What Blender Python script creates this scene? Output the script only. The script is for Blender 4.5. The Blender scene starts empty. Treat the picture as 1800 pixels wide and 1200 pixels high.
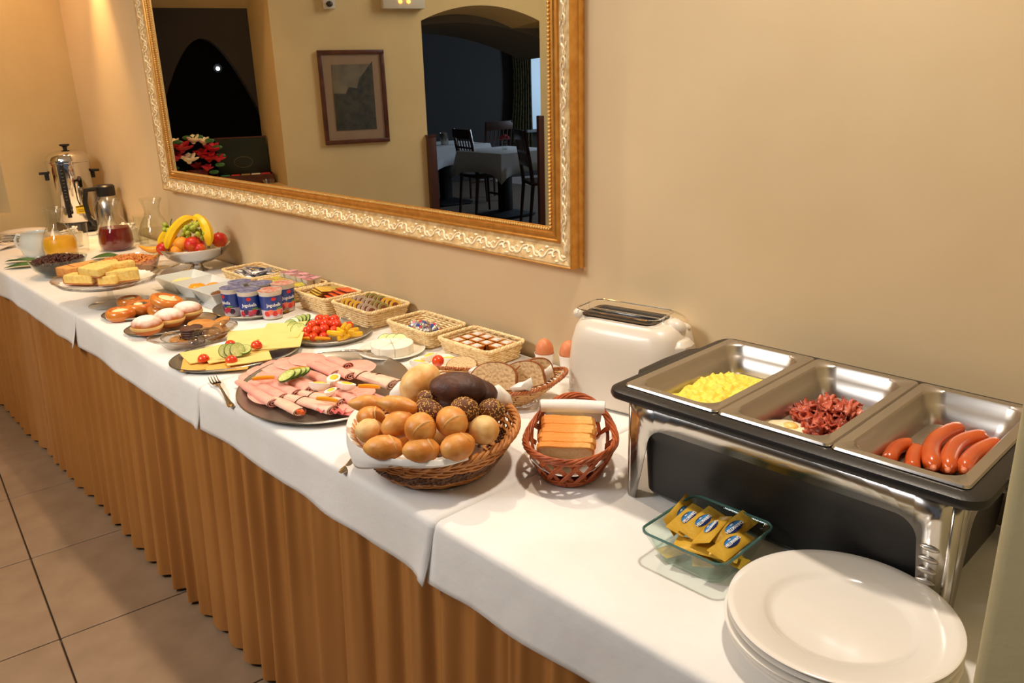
import bpy, math, random
from mathutils import Vector, Matrix, Euler, noise
PI = math.pi
sc = bpy.context.scene
col = sc.collection
random.seed(7)
R = math.radians

# ------------------------------------------------------------------ camera
cam_d = bpy.data.cameras.new('camera'); cam = bpy.data.objects.new('camera', cam_d); col.objects.link(cam)
cam_d.sensor_width = 36.0; cam_d.lens = 1425.379 / 1800 * 36.0; cam_d.clip_start = 0.02; cam_d.clip_end = 60
YAW, PITCH, ROLL = 0.819534, 0.313992, -0.0289815
fw = Vector((-math.sin(YAW)*math.cos(PITCH), math.cos(YAW)*math.cos(PITCH), -math.sin(PITCH)))
rt = Vector((math.cos(YAW), math.sin(YAW), 0)); up = rt.cross(fw)
r2 = math.cos(ROLL)*rt + math.sin(ROLL)*up; u2 = -math.sin(ROLL)*rt + math.cos(ROLL)*up
m = Matrix((r2, u2, -fw)).transposed().to_4x4(); m.translation = Vector((0.79297, -1.40362, 1.44078))
cam.matrix_world = m
sc.camera = cam

# ------------------------------------------------------------------ light and exposure
sc.view_settings.view_transform = 'Standard'; sc.view_settings.look = 'None'
sc.view_settings.gamma = 1.0; sc.view_settings.use_curve_mapping = False
sc.view_settings.exposure = 0.0
W = bpy.data.worlds.new('world'); sc.world = W; W.use_nodes = True
W.node_tree.nodes['Background'].inputs[0].default_value = (0.80, 0.85, 1.0, 1)
W.node_tree.nodes['Background'].inputs[1].default_value = 0.11
sc.cycles.transparent_max_bounces = 40

def spot(name, loc, target, power, color, size=90, blend=0.6, radius=0.03):
    l = bpy.data.lights.new(name, 'SPOT'); l.energy = power; l.color = color
    l.spot_size = R(size); l.spot_blend = blend; l.shadow_soft_size = radius
    o = bpy.data.objects.new(name, l); col.objects.link(o); o.location = loc
    o.rotation_euler = (Vector(target)-Vector(loc)).to_track_quat('-Z', 'Y').to_euler(); return o
def area(name, loc, target, power, color, sx, sy):
    l = bpy.data.lights.new(name, 'AREA'); l.energy = power; l.color = color; l.shape = 'RECTANGLE'
    l.size = sx; l.size_y = sy
    o = bpy.data.objects.new(name, l); col.objects.link(o); o.location = loc
    o.rotation_euler = (Vector(target)-Vector(loc)).to_track_quat('-Z', 'Y').to_euler(); return o
spot('spot_lamp', (-3.42, -0.085, 2.25), (-3.42, -0.03, 0.75), 80, (1.0, 0.62, 0.28), 44, 1.0, 0.03)
spot('spot_lamp', (-3.55, -0.42, 2.55), (-3.8, -0.30, 0.85), 33, (1.0, 0.52, 0.22), 100, 0.9, 0.05)
spot('spot_lamp', (-2.35, -0.30, 2.55), (-2.35, -0.34, 0.75), 56, (1.0, 0.70, 0.42), 84, 0.9, 0.03)
spot('spot_lamp', (-1.05, -0.26, 2.55), (-1.05, -0.36, 0.75), 74, (1.0, 0.80, 0.58), 88, 0.9, 0.03)
spot('spot_lamp', (0.14, -0.25, 2.55), (0.15, -0.34, 0.75), 76, (1.0, 0.86, 0.72), 92, 0.9, 0.07)
area('fill_light', (-1.3, -2.7, 2.45), (-0.6, -0.4, 0.6), 35, (0.96, 0.97, 1.0), 0.7, 0.7)  # unseen soft fill added for room daylight, placed to shape the skirt folds
area('dining_daylight_fill', (-5.36, -8.21, 1.50), (-6.1, -4.8, 0.6), 95, (0.62, 0.78, 1.0), 0.8, 1.3)  # unseen cool light added to brighten the dining tables, no window built there
area('room_lamp', (-2.2, -2.3, 2.7), (-2.6, -1.4, 0.0), 30, (1.0, 0.80, 0.52), 1.0, 1.0)

# ------------------------------------------------------------------ materials
def lin(c):
    return tuple((x/255/12.92 if x/255 <= 0.04045 else ((x/255+0.055)/1.055)**2.4) for x in c)
_mc = {}
def topped(name, low, top, z0, z1, nscale=60, namt=0.012, rough=0.6):
    """a thing coated from above (sugar, browning): colour follows the height on the object itself"""
    m = bpy.data.materials.new(name); m.use_nodes = True; nt = m.node_tree; b = nt.nodes['Principled BSDF']; L = nt.links.new
    b.inputs['Roughness'].default_value = rough
    tc = nt.nodes.new('ShaderNodeTexCoord'); sp = nt.nodes.new('ShaderNodeSeparateXYZ'); L(tc.outputs['Object'], sp.inputs[0])
    n = nt.nodes.new('ShaderNodeTexNoise'); n.inputs['Scale'].default_value = nscale; n.inputs['Detail'].default_value = 6; L(tc.outputs['Object'], n.inputs[0])
    a = nt.nodes.new('ShaderNodeMath'); a.operation = 'MULTIPLY_ADD'; a.inputs[1].default_value = namt*2; L(n.outputs[0], a.inputs[0]); L(sp.outputs[2], a.inputs[2])
    r = nt.nodes.new('ShaderNodeMapRange'); r.inputs[1].default_value = z0+namt; r.inputs[2].default_value = z1+namt; L(a.outputs[0], r.inputs[0])
    x = nt.nodes.new('ShaderNodeMix'); x.data_type = 'RGBA'; x.inputs[6].default_value = (*lin(low), 1); x.inputs[7].default_value = (*lin(top), 1)
    L(r.outputs[0], x.inputs[0]); L(x.outputs[2], b.inputs['Base Color']); return m
def M(name, c, rough=0.5, metal=0.0, c2=None, nscale=20, detail=4, lo=0.35, hi=0.65, bump=0.0, bscale=60, spec=0.5,
      coat=0.0, sss=0.0, sheen=0.0, emit=None, estr=1.0, stretch=(1,1,1), rvar=0.0, bdist=0.01):
    if name in _mc: return _mc[name]
    m = bpy.data.materials.new(name); m.use_nodes = True; nt = m.node_tree; b = nt.nodes['Principled BSDF']
    L = nt.links.new
    b.inputs['Base Color'].default_value = (*lin(c), 1); b.inputs['Roughness'].default_value = rough
    b.inputs['Metallic'].default_value = metal; b.inputs['Specular IOR Level'].default_value = spec
    b.inputs['Coat Weight'].default_value = coat; b.inputs['Coat Roughness'].default_value = 0.08
    if sss: b.inputs['Subsurface Weight'].default_value = sss; b.inputs['Subsurface Scale'].default_value = 0.01
    if sheen: b.inputs['Sheen Weight'].default_value = sheen
    if emit: b.inputs['Emission Color'].default_value = (*lin(emit), 1); b.inputs['Emission Strength'].default_value = estr
    if c2 or bump or rvar:
        tc = nt.nodes.new('ShaderNodeTexCoord'); mp = nt.nodes.new('ShaderNodeMapping'); L(tc.outputs['Object'], mp.inputs[0])
        mp.inputs['Scale'].default_value = stretch
    if c2 or rvar:
        n = nt.nodes.new('ShaderNodeTexNoise'); n.inputs['Scale'].default_value = nscale; n.inputs['Detail'].default_value = detail
        L(mp.outputs[0], n.inputs[0])
        r = nt.nodes.new('ShaderNodeValToRGB'); r.color_ramp.elements[0].position = lo; r.color_ramp.elements[1].position = hi
        L(n.outputs[0], r.inputs[0])
        if c2:
            r.color_ramp.elements[0].color = (*lin(c), 1); r.color_ramp.elements[1].color = (*lin(c2), 1)
            L(r.outputs[0], b.inputs['Base Color'])
        if rvar:
            mr = nt.nodes.new('ShaderNodeMapRange'); mr.inputs[3].default_value = rough; mr.inputs[4].default_value = rough+rvar
            L(n.outputs[0], mr.inputs[0]); L(mr.outputs[0], b.inputs['Roughness'])
    if bump:
        n2 = nt.nodes.new('ShaderNodeTexNoise'); n2.inputs['Scale'].default_value = bscale; n2.inputs['Detail'].default_value = 5
        L(mp.outputs[0], n2.inputs[0]); bp = nt.nodes.new('ShaderNodeBump'); bp.inputs['Strength'].default_value = bump
        bp.inputs['Distance'].default_value = bdist
        L(n2.outputs[0], bp.inputs['Height']); L(bp.outputs[0], b.inputs['Normal'])
    _mc[name] = m; return m
def thin(name, tint, refl=1.0, ior=1.45, rough=0.03):
    """thin walled glass: clear or tinted transmission with a fresnel reflection"""
    if name in _mc: return _mc[name]
    m = bpy.data.materials.new(name); m.use_nodes = True; nt = m.node_tree; nt.nodes.clear(); L = nt.links.new
    o = nt.nodes.new('ShaderNodeOutputMaterial'); t = nt.nodes.new('ShaderNodeBsdfTransparent'); t.inputs[0].default_value = (*tint, 1)
    g = nt.nodes.new('ShaderNodeBsdfGlossy'); g.inputs['Roughness'].default_value = rough
    f = nt.nodes.new('ShaderNodeFresnel'); f.inputs[0].default_value = ior
    mul = nt.nodes.new('ShaderNodeMath'); mul.operation = 'MULTIPLY'; mul.inputs[1].default_value = refl
    x = nt.nodes.new('ShaderNodeMixShader'); L(f.outputs[0], mul.inputs[0]); L(mul.outputs[0], x.inputs[0])
    ge = nt.nodes.new('ShaderNodeNewGeometry'); mi = nt.nodes.new('ShaderNodeMix'); mi.inputs[2].default_value = ior; mi.inputs[3].default_value = 1/ior
    L(ge.outputs['Backfacing'], mi.inputs[0]); L(mi.outputs[0], f.inputs[0])
    L(t.outputs[0], x.inputs[1]); L(g.outputs[0], x.inputs[2]); L(x.outputs[0], o.inputs[0]); _mc[name] = m; return m

plaster = M('plaster_beige', (223,199,158), 0.75, c2=(218,193,151), nscale=3, bump=0.10, bscale=70, bdist=0.002)
plaster2 = M('plaster_olive', (196,184,142), 0.9, c2=(186,173,130), nscale=5, bump=0.25, bscale=60, bdist=0.004)
plaster_y = M('plaster_yellow', (224,204,156), 0.9, c2=(217,197,149), nscale=4, bump=0.15, bscale=60, bdist=0.003)
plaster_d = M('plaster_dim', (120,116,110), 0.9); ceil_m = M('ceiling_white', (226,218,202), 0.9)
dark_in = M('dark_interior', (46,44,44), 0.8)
cloth = M('white_linen', (246,244,240), 0.8, bump=0.35, bscale=14, bdist=0.01, sheen=0.2, c2=(240,237,231), nscale=8)
skirtm = M('ochre_satin', (176,118,56), 0.36, c2=(168,110,50), nscale=3, spec=0.5)
tile_m = M('tile_beige', (150,126,102), 0.42, c2=(138,114,90), nscale=9, bump=0.06, bscale=30, rvar=0.12)
grout = M('grout', (96,80,66), 0.9)
gold = M('gold_leaf', (226,170,88), 0.34, 0.75, c2=(210,148,66), nscale=40)
cream_gold = M('cream_gilt', (222,194,142), 0.55, 0.1, c2=(190,154,100), nscale=60, bump=0.3, bscale=200, bdist=0.002)
gilt_relief = M('gilt_relief', (250,240,212), 0.42, 0.1, c2=(238,220,180), nscale=90)
mirror_m = M('mirror_silver', (222,222,218), 0.0, 1.0)
steel = M('polished_steel', (200,196,190), 0.16, 1.0, rvar=0.12, nscale=12)
brushed = M('brushed_steel', (190,184,176), 0.27, 1.0, rvar=0.12, nscale=25, stretch=(1,1,6))
traysteel = M('tray_steel', (186,180,170), 0.30, 0.95, rvar=0.1, nscale=20)
chrome = M('chrome', (225,225,225), 0.07, 1.0)
blackp = M('black_plastic', (26,25,26), 0.38, bump=0.05, bscale=300)
blackm = M('black_matte', (18,18,20), 0.6)
whitep = M('white_plastic', (222,212,196), 0.32, coat=0.2)
china = M('white_china', (244,238,228), 0.14, coat=0.6)
china2 = M('cool_china', (226,232,230), 0.15, coat=0.5)
glass = thin('clear_glass', (0.97,0.98,0.97), 1.0)
glass2 = thin('greenish_glass', (0.88,0.95,0.92), 1.0, 1.5)
pressed = thin('pressed_glass', (0.93,0.93,0.92), 1.6, 1.5, 0.06)
greenedge = M('glass_rim_green', (120,150,140), 0.1, spec=0.8)
wicker1 = M('wicker_tan', (216,148,76), 0.5, c2=(170,102,44), nscale=60, lo=0.3, hi=0.7)
wicker1d = M('wicker_brown', (128,84,50), 0.6, c2=(90,56,32), nscale=60)
wicker2 = M('wicker_red', (190,98,48), 0.42, c2=(150,66,28), nscale=50)
wicker3 = M('wicker_pale', (250,228,180), 0.6, c2=(232,198,138), nscale=80)
wicker4 = M('wicker_sand', (226,186,124), 0.6, c2=(180,130,74), nscale=80)
crustL = M('crust_golden', (236,174,92), 0.42, c2=(206,126,46), nscale=26, lo=0.32, hi=0.62, bump=0.35, bscale=70, bdist=0.004)
crustP = M('crust_pale', (240,204,138), 0.55, c2=(216,150,72), nscale=20, lo=0.42, hi=0.64, bump=0.3, bscale=70, bdist=0.004)
crustD = M('crust_dark', (92,52,34), 0.55, c2=(58,30,22), nscale=30, bump=0.6, bscale=45, bdist=0.006)
crustS = M('crust_seeded', (120,70,36), 0.6, c2=(84,46,24), nscale=40, bump=0.4, bscale=90)
seedm = M('sesame', (216,168,92), 0.5)
crumb = M('rye_crumb', (222,190,142), 0.85, c2=(186,146,96), nscale=170, lo=0.45, hi=0.72, bump=0.3, bscale=160)
ryecrust = M('rye_crust', (160,92,42), 0.6, c2=(122,66,28), nscale=40, bump=0.2, bscale=80)
toastm = M('toast_top', (234,146,54), 0.6, c2=(244,190,104), nscale=30, lo=0.45, hi=0.72, bump=0.2, bscale=110)
toastf = M('toast_face', (246,222,170), 0.8, c2=(240,206,146), nscale=60, bump=0.3, bscale=150)
paper = M('white_napkin', (248,244,236), 0.85, bump=0.1, bscale=60)
ham = M('ham_pink', (246,184,166), 0.42, c2=(240,166,150), nscale=30, sss=0.1, coat=0.1)
hamp = M('ham_pale', (248,212,186), 0.42, c2=(244,194,170), nscale=30, sss=0.1, coat=0.1)
hamr = M('ham_deep', (230,120,120), 0.4, c2=(218,104,104), nscale=30, sss=0.1)
hamrim = M('ham_dark_edge', (96,60,30), 0.6)
cheese = M('cheese_yellow', (248,222,140), 0.45, c2=(244,214,128), nscale=10, sss=0.1)
cheese2 = M('cheese_orange', (244,190,98), 0.45, c2=(240,180,86), nscale=14, sss=0.1)
brie = M('white_rind', (250,244,228), 0.7, bump=0.2, bscale=80, c2=(244,236,214), nscale=40)
brieline = M('cheese_cut', (212,196,150), 0.7)
tomato = M('tomato_red', (222,48,16), 0.2, c2=(234,84,28), nscale=30, coat=0.5)
tomatoO = M('tomato_orange', (232,84,26), 0.2, c2=(224,56,18), nscale=30, coat=0.5)
stemg = M('green_stem', (70,104,40), 0.6)
pepper = M('yellow_pepper', (246,186,20), 0.28, c2=(250,200,50), nscale=30, coat=0.3)
pepperO = M('orange_pepper', (246,158,20), 0.28, coat=0.3)
cuke = M('cucumber_flesh', (222,228,150), 0.35, c2=(188,200,106), nscale=90, coat=0.2)
cukeskin = M('cucumber_skin', (36,78,22), 0.35, c2=(60,110,36), nscale=60)
eggw = M('egg_white', (252,248,236), 0.35, sss=0.1)
yolk = M('egg_yolk', (250,204,50), 0.5, c2=(246,190,40), nscale=50)
eggsh = M('egg_shell', (216,136,90), 0.45, c2=(206,122,78), nscale=60)
scr = M('scrambled_egg', (252,228,96), 0.5, c2=(246,212,70), nscale=60, sss=0.1)
bacon1 = M('bacon_red', (176,58,30), 0.3, c2=(216,110,80), nscale=70, lo=0.4, hi=0.62, coat=0.4, bump=0.3, bscale=120)
bacon2 = M('bacon_dark', (110,28,16), 0.35, c2=(190,80,50), nscale=70, coat=0.3, bump=0.3, bscale=120)
saus = M('sausage_skin', (206,92,34), 0.25, c2=(196,78,26), nscale=20, coat=0.4)
sausend = M('sausage_end', (220,130,90), 0.35)
sugar = M('icing_sugar', (250,238,226), 0.9, bump=0.3, bscale=200)
donut = M('fried_dough', (196,108,44), 0.5, c2=(214,136,70), nscale=18, bump=0.1, bscale=60)
donutp = M('dough_pale', (238,200,130), 0.55, c2=(226,178,100), nscale=30)
kol = M('glazed_bun', (200,98,26), 0.25, c2=(224,140,54), nscale=14, lo=0.3, hi=0.7, coat=0.5)
curd = M('curd_filling', (250,234,190), 0.6, c2=(240,214,150), nscale=60, bump=0.3, bscale=120)
poppy = M('poppy_filling', (56,48,46), 0.6, c2=(110,104,90), nscale=160)
choc = M('chocolate_biscuit', (96,58,44), 0.45, c2=(78,44,34), nscale=50)
bisc = M('golden_biscuit', (214,150,72), 0.6, c2=(192,124,52), nscale=40, bump=0.3, bscale=100)
cakey = M('sponge_cake', (244,214,130), 0.8, c2=(232,192,96), nscale=80, bump=0.4, bscale=120)
cakeb = M('cake_crust', (196,120,60), 0.7, c2=(170,96,50), nscale=60)
cakeo = M('cake_orange', (240,176,96), 0.7, c2=(226,146,70), nscale=50, bump=0.4, bscale=100)
cereal = M('corn_flakes', (232,160,80), 0.6, c2=(206,120,50), nscale=80)
cerealD = M('dark_cereal', (92,44,28), 0.55, c2=(60,26,18), nscale=80)
bananam = M('banana_skin', (250,212,30), 0.4, c2=(246,196,24), nscale=20)
bananat = M('banana_tip', (110,80,30), 0.6)
grape = M('grape_skin', (184,196,72), 0.22, c2=(164,180,56), nscale=40, coat=0.3, sss=0.2)
nect = M('nectarine_skin', (206,36,26), 0.35, c2=(238,120,40), nscale=18, lo=0.45, hi=0.7)
oran = M('apricot_skin', (250,164,40), 0.45, c2=(244,146,30), nscale=40, bump=0.1, bscale=200)
melon = M('orange_wedge', (250,170,40), 0.4, c2=(252,190,80), nscale=40)
juiceO = M('orange_juice', (255,184,20), 0.3, c2=(255,190,40), nscale=10, sss=0.2)
juiceR = M('red_juice', (120,16,8), 0.15, spec=0.6, coat=0.4)
water = thin('still_water', (0.93,0.92,0.88), 1.0, 1.2)
leafm = M('leaf_green', (46,96,40), 0.45, c2=(70,120,50), nscale=20)
woodd = M('dark_wood', (70,34,20), 0.4, c2=(54,24,14), nscale=14, stretch=(1,1,0.1), coat=0.2)
woodm = M('picture_wood', (96,50,30), 0.4, c2=(74,36,22), nscale=20, coat=0.2)
mat_b = M('picture_mount', (186,158,128), 0.8)
blue = M('label_blue', (28,58,140), 0.35, coat=0.3)
blue2 = M('label_navy', (24,40,96), 0.35)
inkw = M('ink_white', (250,250,250), 0.5)
inkr = M('ink_red', (214,40,36), 0.4)
foil = M('silver_foil', (214,214,214), 0.2, 1.0, bump=0.6, bscale=120)
sach = M('mustard_sachet', (222,180,66), 0.3, 0.12, c2=(208,162,52), nscale=14, bump=0.25, bscale=50)
amber = M('amber_jam', (186,104,26), 0.2, c2=(150,70,14), nscale=40, coat=0.5)
labelw = M('label_pale', (226,220,214), 0.4, c2=(150,140,150), nscale=140, lo=0.5, hi=0.7)
yelcard = M('yellow_tag', (240,200,20), 0.5)

# ------------------------------------------------------------------ mesh collector
class MB:
    def __init__(s): s.v = []; s.f = []; s.mi = []; s.cur = 0
    def add(s, v, f, T=None):
        n = len(s.v)
        if T is not None: v = [T @ Vector(p) for p in v]
        s.v += [tuple(p) for p in v]; s.f += [tuple(i+n for i in q) for q in f]; s.mi += [s.cur]*len(f); return s
    def box(s, c, d, T=None, rz=0):
        x, y, z = d[0]/2, d[1]/2, d[2]/2
        v = [(-x,-y,-z),(x,-y,-z),(x,y,-z),(-x,y,-z),(-x,-y,z),(x,-y,z),(x,y,z),(-x,y,z)]
        Q = Matrix.Translation(c) @ Matrix.Rotation(rz, 4, 'Z')
        if T is not None: Q = T @ Q
        return s.add(v, [(0,3,2,1),(4,5,6,7),(0,1,5,4),(1,2,6,5),(2,3,7,6),(3,0,4,7)], Q)
    def loft(s, rings, cap0=True, cap1=True, T=None, closed=True):
        n = len(rings[0]); v = [p for r in rings for p in r]; f = []
        for i in range(len(rings)-1):
            for j in range(n if closed else n-1):
                k = (j+1) % n; f.append((i*n+j, i*n+k, (i+1)*n+k, (i+1)*n+j))
        if cap0: f.append(tuple(range(n-1, -1, -1)))
        if cap1: f.append(tuple((len(rings)-1)*n+j for j in range(n)))
        return s.add(v, f, T)
    def lathe(s, prof, n=32, T=None, sx=1, sy=1, fn=None, cap=True):
        rings = []
        for r, z in prof:
            ring = []
            for j in range(n):
                a = 2*PI*j/n; p = (max(r, 1e-5)*math.cos(a)*sx, max(r, 1e-5)*math.sin(a)*sy, z)
                ring.append(fn(p) if fn else p)
            rings.append(ring)
        return s.loft(rings, cap and prof[0][0] > 1e-4 and prof[0] != prof[-1], cap and prof[-1][0] > 1e-4 and prof[0] != prof[-1], T)
    def tube(s, pts, r, n=8, cap=True, T=None, closed=False, flat=1.0):
        pts = [Vector(p) for p in pts]; N = len(pts); rings = []; prev = None
        for i, p in enumerate(pts):
            if closed: t = pts[(i+1) % N]-pts[i-1]
            else: t = pts[min(i+1, N-1)]-pts[max(i-1, 0)]
            t.normalize()
            if prev is None:
                a = Vector((0,0,1)) if abs(t.z) < 0.9 else Vector((1,0,0)); prev = (a-t*a.dot(t)).normalized()
            else:
                q = prev-t*prev.dot(t)
                prev = q.normalized() if q.length > 1e-6 else prev
            b = t.cross(prev); rr = r[i] if isinstance(r, (list, tuple)) else r
            rings.append([tuple(p+prev*(math.cos(2*PI*j/n)*rr)+b*(math.sin(2*PI*j/n)*rr*flat)) for j in range(n)])
        if closed: rings.append(rings[0])
        return s.loft(rings, cap and not closed, cap and not closed, T)
    def blob(s, c, rad, nu=16, nv=10, T=None, fn=None):
        rings = []; 
        for i in range(1, nv):
            th = PI*i/nv; ring = []
            for j in range(nu):
                a = 2*PI*j/nu; p = Vector((math.sin(th)*math.cos(a)*rad[0], math.sin(th)*math.sin(a)*rad[1], -math.cos(th)*rad[2]))
                if fn: p = fn(p)
                ring.append(tuple(p+Vector(c)))
            rings.append(ring)
        n = nu; v = [p for r in rings for p in r]; f = []
        for i in range(len(rings)-1):
            for j in range(n): k = (j+1) % n; f.append((i*n+j, i*n+k, (i+1)*n+k, (i+1)*n+j))
        b0 = Vector((0,0,-rad[2])); b1 = Vector((0,0,rad[2]))
        if fn: b0 = fn(b0); b1 = fn(b1)
        v += [tuple(b0+Vector(c)), tuple(b1+Vector(c))]
        for j in range(n):
            k = (j+1) % n; f.append((len(v)-2, k, j)); f.append((len(v)-1, (len(rings)-1)*n+j, (len(rings)-1)*n+k))
        return s.add(v, f, T)
    def prism(s, poly, z0, z1, T=None):
        return s.loft([[(x, y, z0) for x, y in poly], [(x, y, z1) for x, y in poly]], T=T)
    def build(s, name, mat, parent=None, smooth=35, bevel=0, seg=2, solid=0, sub=0, kind=None, link=True):
        me = bpy.data.meshes.new(name); me.from_pydata(s.v, [], s.f)
        for mm in (mat if isinstance(mat, (list, tuple)) else [mat]): me.materials.append(mm)
        if isinstance(mat, (list, tuple)): me.polygons.foreach_set('material_index', s.mi)
        me.update()
        import bmesh
        bm = bmesh.new(); bm.from_mesh(me); bmesh.ops.recalc_face_normals(bm, faces=bm.faces)
        if bevel:
            ed = [e for e in bm.edges if len(e.link_faces) == 2 and e.calc_face_angle(0) > R(40)]
            bmesh.ops.bevel(bm, geom=ed, offset=bevel, segments=seg, affect='EDGES', profile=0.5)
        bm.to_mesh(me); bm.free()
        if smooth:
            me.polygons.foreach_set('use_smooth', [True]*len(me.polygons)); me.set_sharp_from_angle(angle=R(smooth))
        o = bpy.data.objects.new(name, me); col.objects.link(o)
        if parent: o.parent = parent
        if solid: md = o.modifiers.new('s', 'SOLIDIFY'); md.thickness = solid; md.offset = 0
        if sub: md = o.modifiers.new('u', 'SUBSURF'); md.levels = sub; md.render_levels = sub
        if kind: o['kind'] = kind
        return o
def tag(o, label, cat, group=None):
    o['label'] = label; o['category'] = cat
    if group: o['group'] = group
    return o
def thing(name, label, cat, loc=(0,0,0), rz=0, group=None):
    o = bpy.data.objects.new(name, None); col.objects.link(o); o.empty_display_size = 0.02
    o.location = loc; o.rotation_euler = (0, 0, rz); return tag(o, label, cat, group)
def put(o, loc, rot=(0,0,0), s=None):
    o.location = loc; o.rotation_euler = rot
    if s: o.scale = (s, s, s) if isinstance(s, (int, float)) else s
    return o
def struct(o): o['kind'] = 'structure'; return o
def dup(o, loc=None, rot=None, label=None, s=None, parent=None, mat=None):
    c = o.copy(); col.objects.link(c)
    if parent: c.parent = parent
    if loc is not None: c.location = loc
    if rot is not None: c.rotation_euler = rot
    if s: c.scale = (s, s, s) if isinstance(s, (int, float)) else s
    if label: c['label'] = label
    for ch in o.children: dup(ch, parent=c)
    return c
def remat(o, m):
    o.data = o.data.copy(); o.data.materials.clear(); o.data.materials.append(m); return o
def rrect(w, d, r, n=5, z=0, cx=0, cy=0):
    p = []
    for (sx, sy, a0) in ((1,1,0), (-1,1,PI/2), (-1,-1,PI), (1,-1,1.5*PI)):
        for i in range(n+1):
            a = a0+PI/2*i/n; p.append((cx+sx*(w/2-r)+r*math.cos(a), cy+sy*(d/2-r)+r*math.sin(a), z))
    return p
def nz(p, s=1.0, seed=0): return noise.noise(Vector(p)*s+Vector((seed*7.3, seed*3.1, seed)))
T0 = 0.75                                     # height of the cloth on the buffet table
def text(parent, s, size, mat, T, name='lettering', ext=0.0003, bold=0.0, sx=1):
    c = bpy.data.curves.new(name, 'FONT'); c.body = s; c.size = size; c.extrude = ext; c.align_x = 'CENTER'; c.align_y = 'CENTER'; c.offset = bold
    c.resolution_u = 2
    t = bpy.data.objects.new(name, c); col.objects.link(t)
    dg = bpy.context.evaluated_depsgraph_get(); me = bpy.data.meshes.new_from_object(t.evaluated_get(dg))
    bpy.data.objects.remove(t); me.materials.clear(); me.materials.append(mat)
    me.transform(T @ Matrix.Diagonal((sx,1,1,1))); o = bpy.data.objects.new(name, me); col.objects.link(o)
    if parent: o.parent = parent
    return o

# ================================================================== the setting
b = MB(); b.box((-1.05, 0.06, 1.36), (7.1, 0.12, 2.76)); struct(b.build('wall_back', plaster))
b = MB(); b.add([(0,0,0)], [])
b = MB(); b.loft([rrect(1.5, 0.98, 0.012, 4, z, 0.632+0.75, -0.70+0.49-0.0) for z in (0, 0.4, 0.8, 1.2, 1.6, 2.0, 2.4, 2.74)]); struct(b.build('wall_right', plaster2))
b = MB(); b.box((-3.2, -3.2, 2.79), (12.5, 7.4, 0.1)); struct(b.build('ceiling', ceil_m))
# floor: tiles laid askew to the table
fl = MB(); fl.box((-3.5, -3.2, -0.035), (12.5, 7.2, 0.05)); floor = struct(fl.build('floor', grout))
t = MB(); t.loft([rrect(0.510, 0.510, 0.003, 2, z) for z in (-0.010, -0.0015)] + [rrect(0.507, 0.507, 0.003, 2, 0.0)])
tile0 = None; ang = R(-6.0); ca, sa = math.cos(ang), math.sin(ang)
for i in range(-6, 5):
    for j in range(-5, 2):
        u, w = (i+0.5)*0.515, (j+0.5)*0.515
        x, y = -1.46+ca*u-sa*w, -1.043+sa*u+ca*w
        if x < -4.0-0.35*y-0.2: continue
        if tile0 is None: tile0 = t.build('floor_tile', tile_m, floor); o = tile0
        else: o = dup(tile0, parent=floor)
        o.location = (x, y, 0); o.rotation_euler = (0, 0, ang+random.choice((0, PI/2, PI)))
# slanted left wall: local x runs along the wall away from the corner, local -y is its depth
LW = Matrix.Translation((-4, 0, 0)) @ Matrix.Rotation(math.atan2(-0.94385, 0.33035), 4, 'Z')
LWr = math.atan2(-0.94385, 0.33035)
def lw(o): o.matrix_world = LW @ o.matrix_world; return o
N0, N1, A0, A1 = 0.47, 1.067, 1.95, 2.74       # window recess and archway along the wall
ND = 0.50; AD = 0.42
def archz(s, dz=0.0):
    u = (s-(A0+A1)/2)/((A1-A0)/2+0.12); return 1.87-0.15*u*u+dz
b = MB()
cols = [-0.3, N0, N1, A0]+[A0+(A1-A0)*k/16 for k in range(1, 17)]+[6.0]
Z1 = 2.74
def quad(b, a, c, d, e): b.add([a, c, d, e], [(0,1,2,3)])
for k in range(len(cols)-1):
    s0, s1 = cols[k], cols[k+1]
    for (y) in (0.0,):
        if abs(s0-N0) < 1e-6:
            quad(b, (s0,0,0), (s1,0,0), (s1,0,0.87), (s0,0,0.87)); quad(b, (s0,0,2.03), (s1,0,2.03), (s1,0,Z1), (s0,0,Z1))
        elif A0-1e-6 <= s0 < A1-1e-6:
            quad(b, (s0,0,archz(s0)), (s1,0,archz(s1)), (s1,0,Z1), (s0,0,Z1))
            quad(b, (s0,0,archz(s0)), (s1,0,archz(s1)), (s1,-AD,archz(s1,-0.02)), (s0,-AD,archz(s0,-0.02)))
        else: quad(b, (s0,0,0), (s1,0,0), (s1,0,Z1), (s0,0,Z1))
# recess jambs, sill, soffit
quad(b, (N0,0,0.87), (N0,-ND,0.87), (N0,-ND,2.0), (N0,0,2.03)); quad(b, (N1,0,0.87), (N1-0.05,-ND,0.87), (N1-0.05,-ND,1.885), (N1,0,2.03))
quad(b, (N0,0,0.87), (N1,0,0.87), (N1-0.05,-ND,0.87), (N0,-ND,0.87)); quad(b, (N0,0,2.03), (N1,0,2.03), (N1-0.05,-ND,1.885), (N0,-ND,1.885))
quad(b, (A0,0,0), (A0,-AD,0), (A0,-AD,archz(A0,-0.02)), (A0,0,archz(A0))); quad(b, (A1,0,0), (A1+0.30,-AD,0), (A1+0.30,-AD,archz(A1,-0.02)), (A1,0,archz(A1))); quad(b, (A1,0,archz(A1)), (A1+0.30,-AD,archz(A1,-0.02)), (A1,-AD,archz(A1,-0.02)), (A1,0,archz(A1)+0.001))
lw(struct(b.build('wall_left', plaster_y, smooth=0)))
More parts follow.
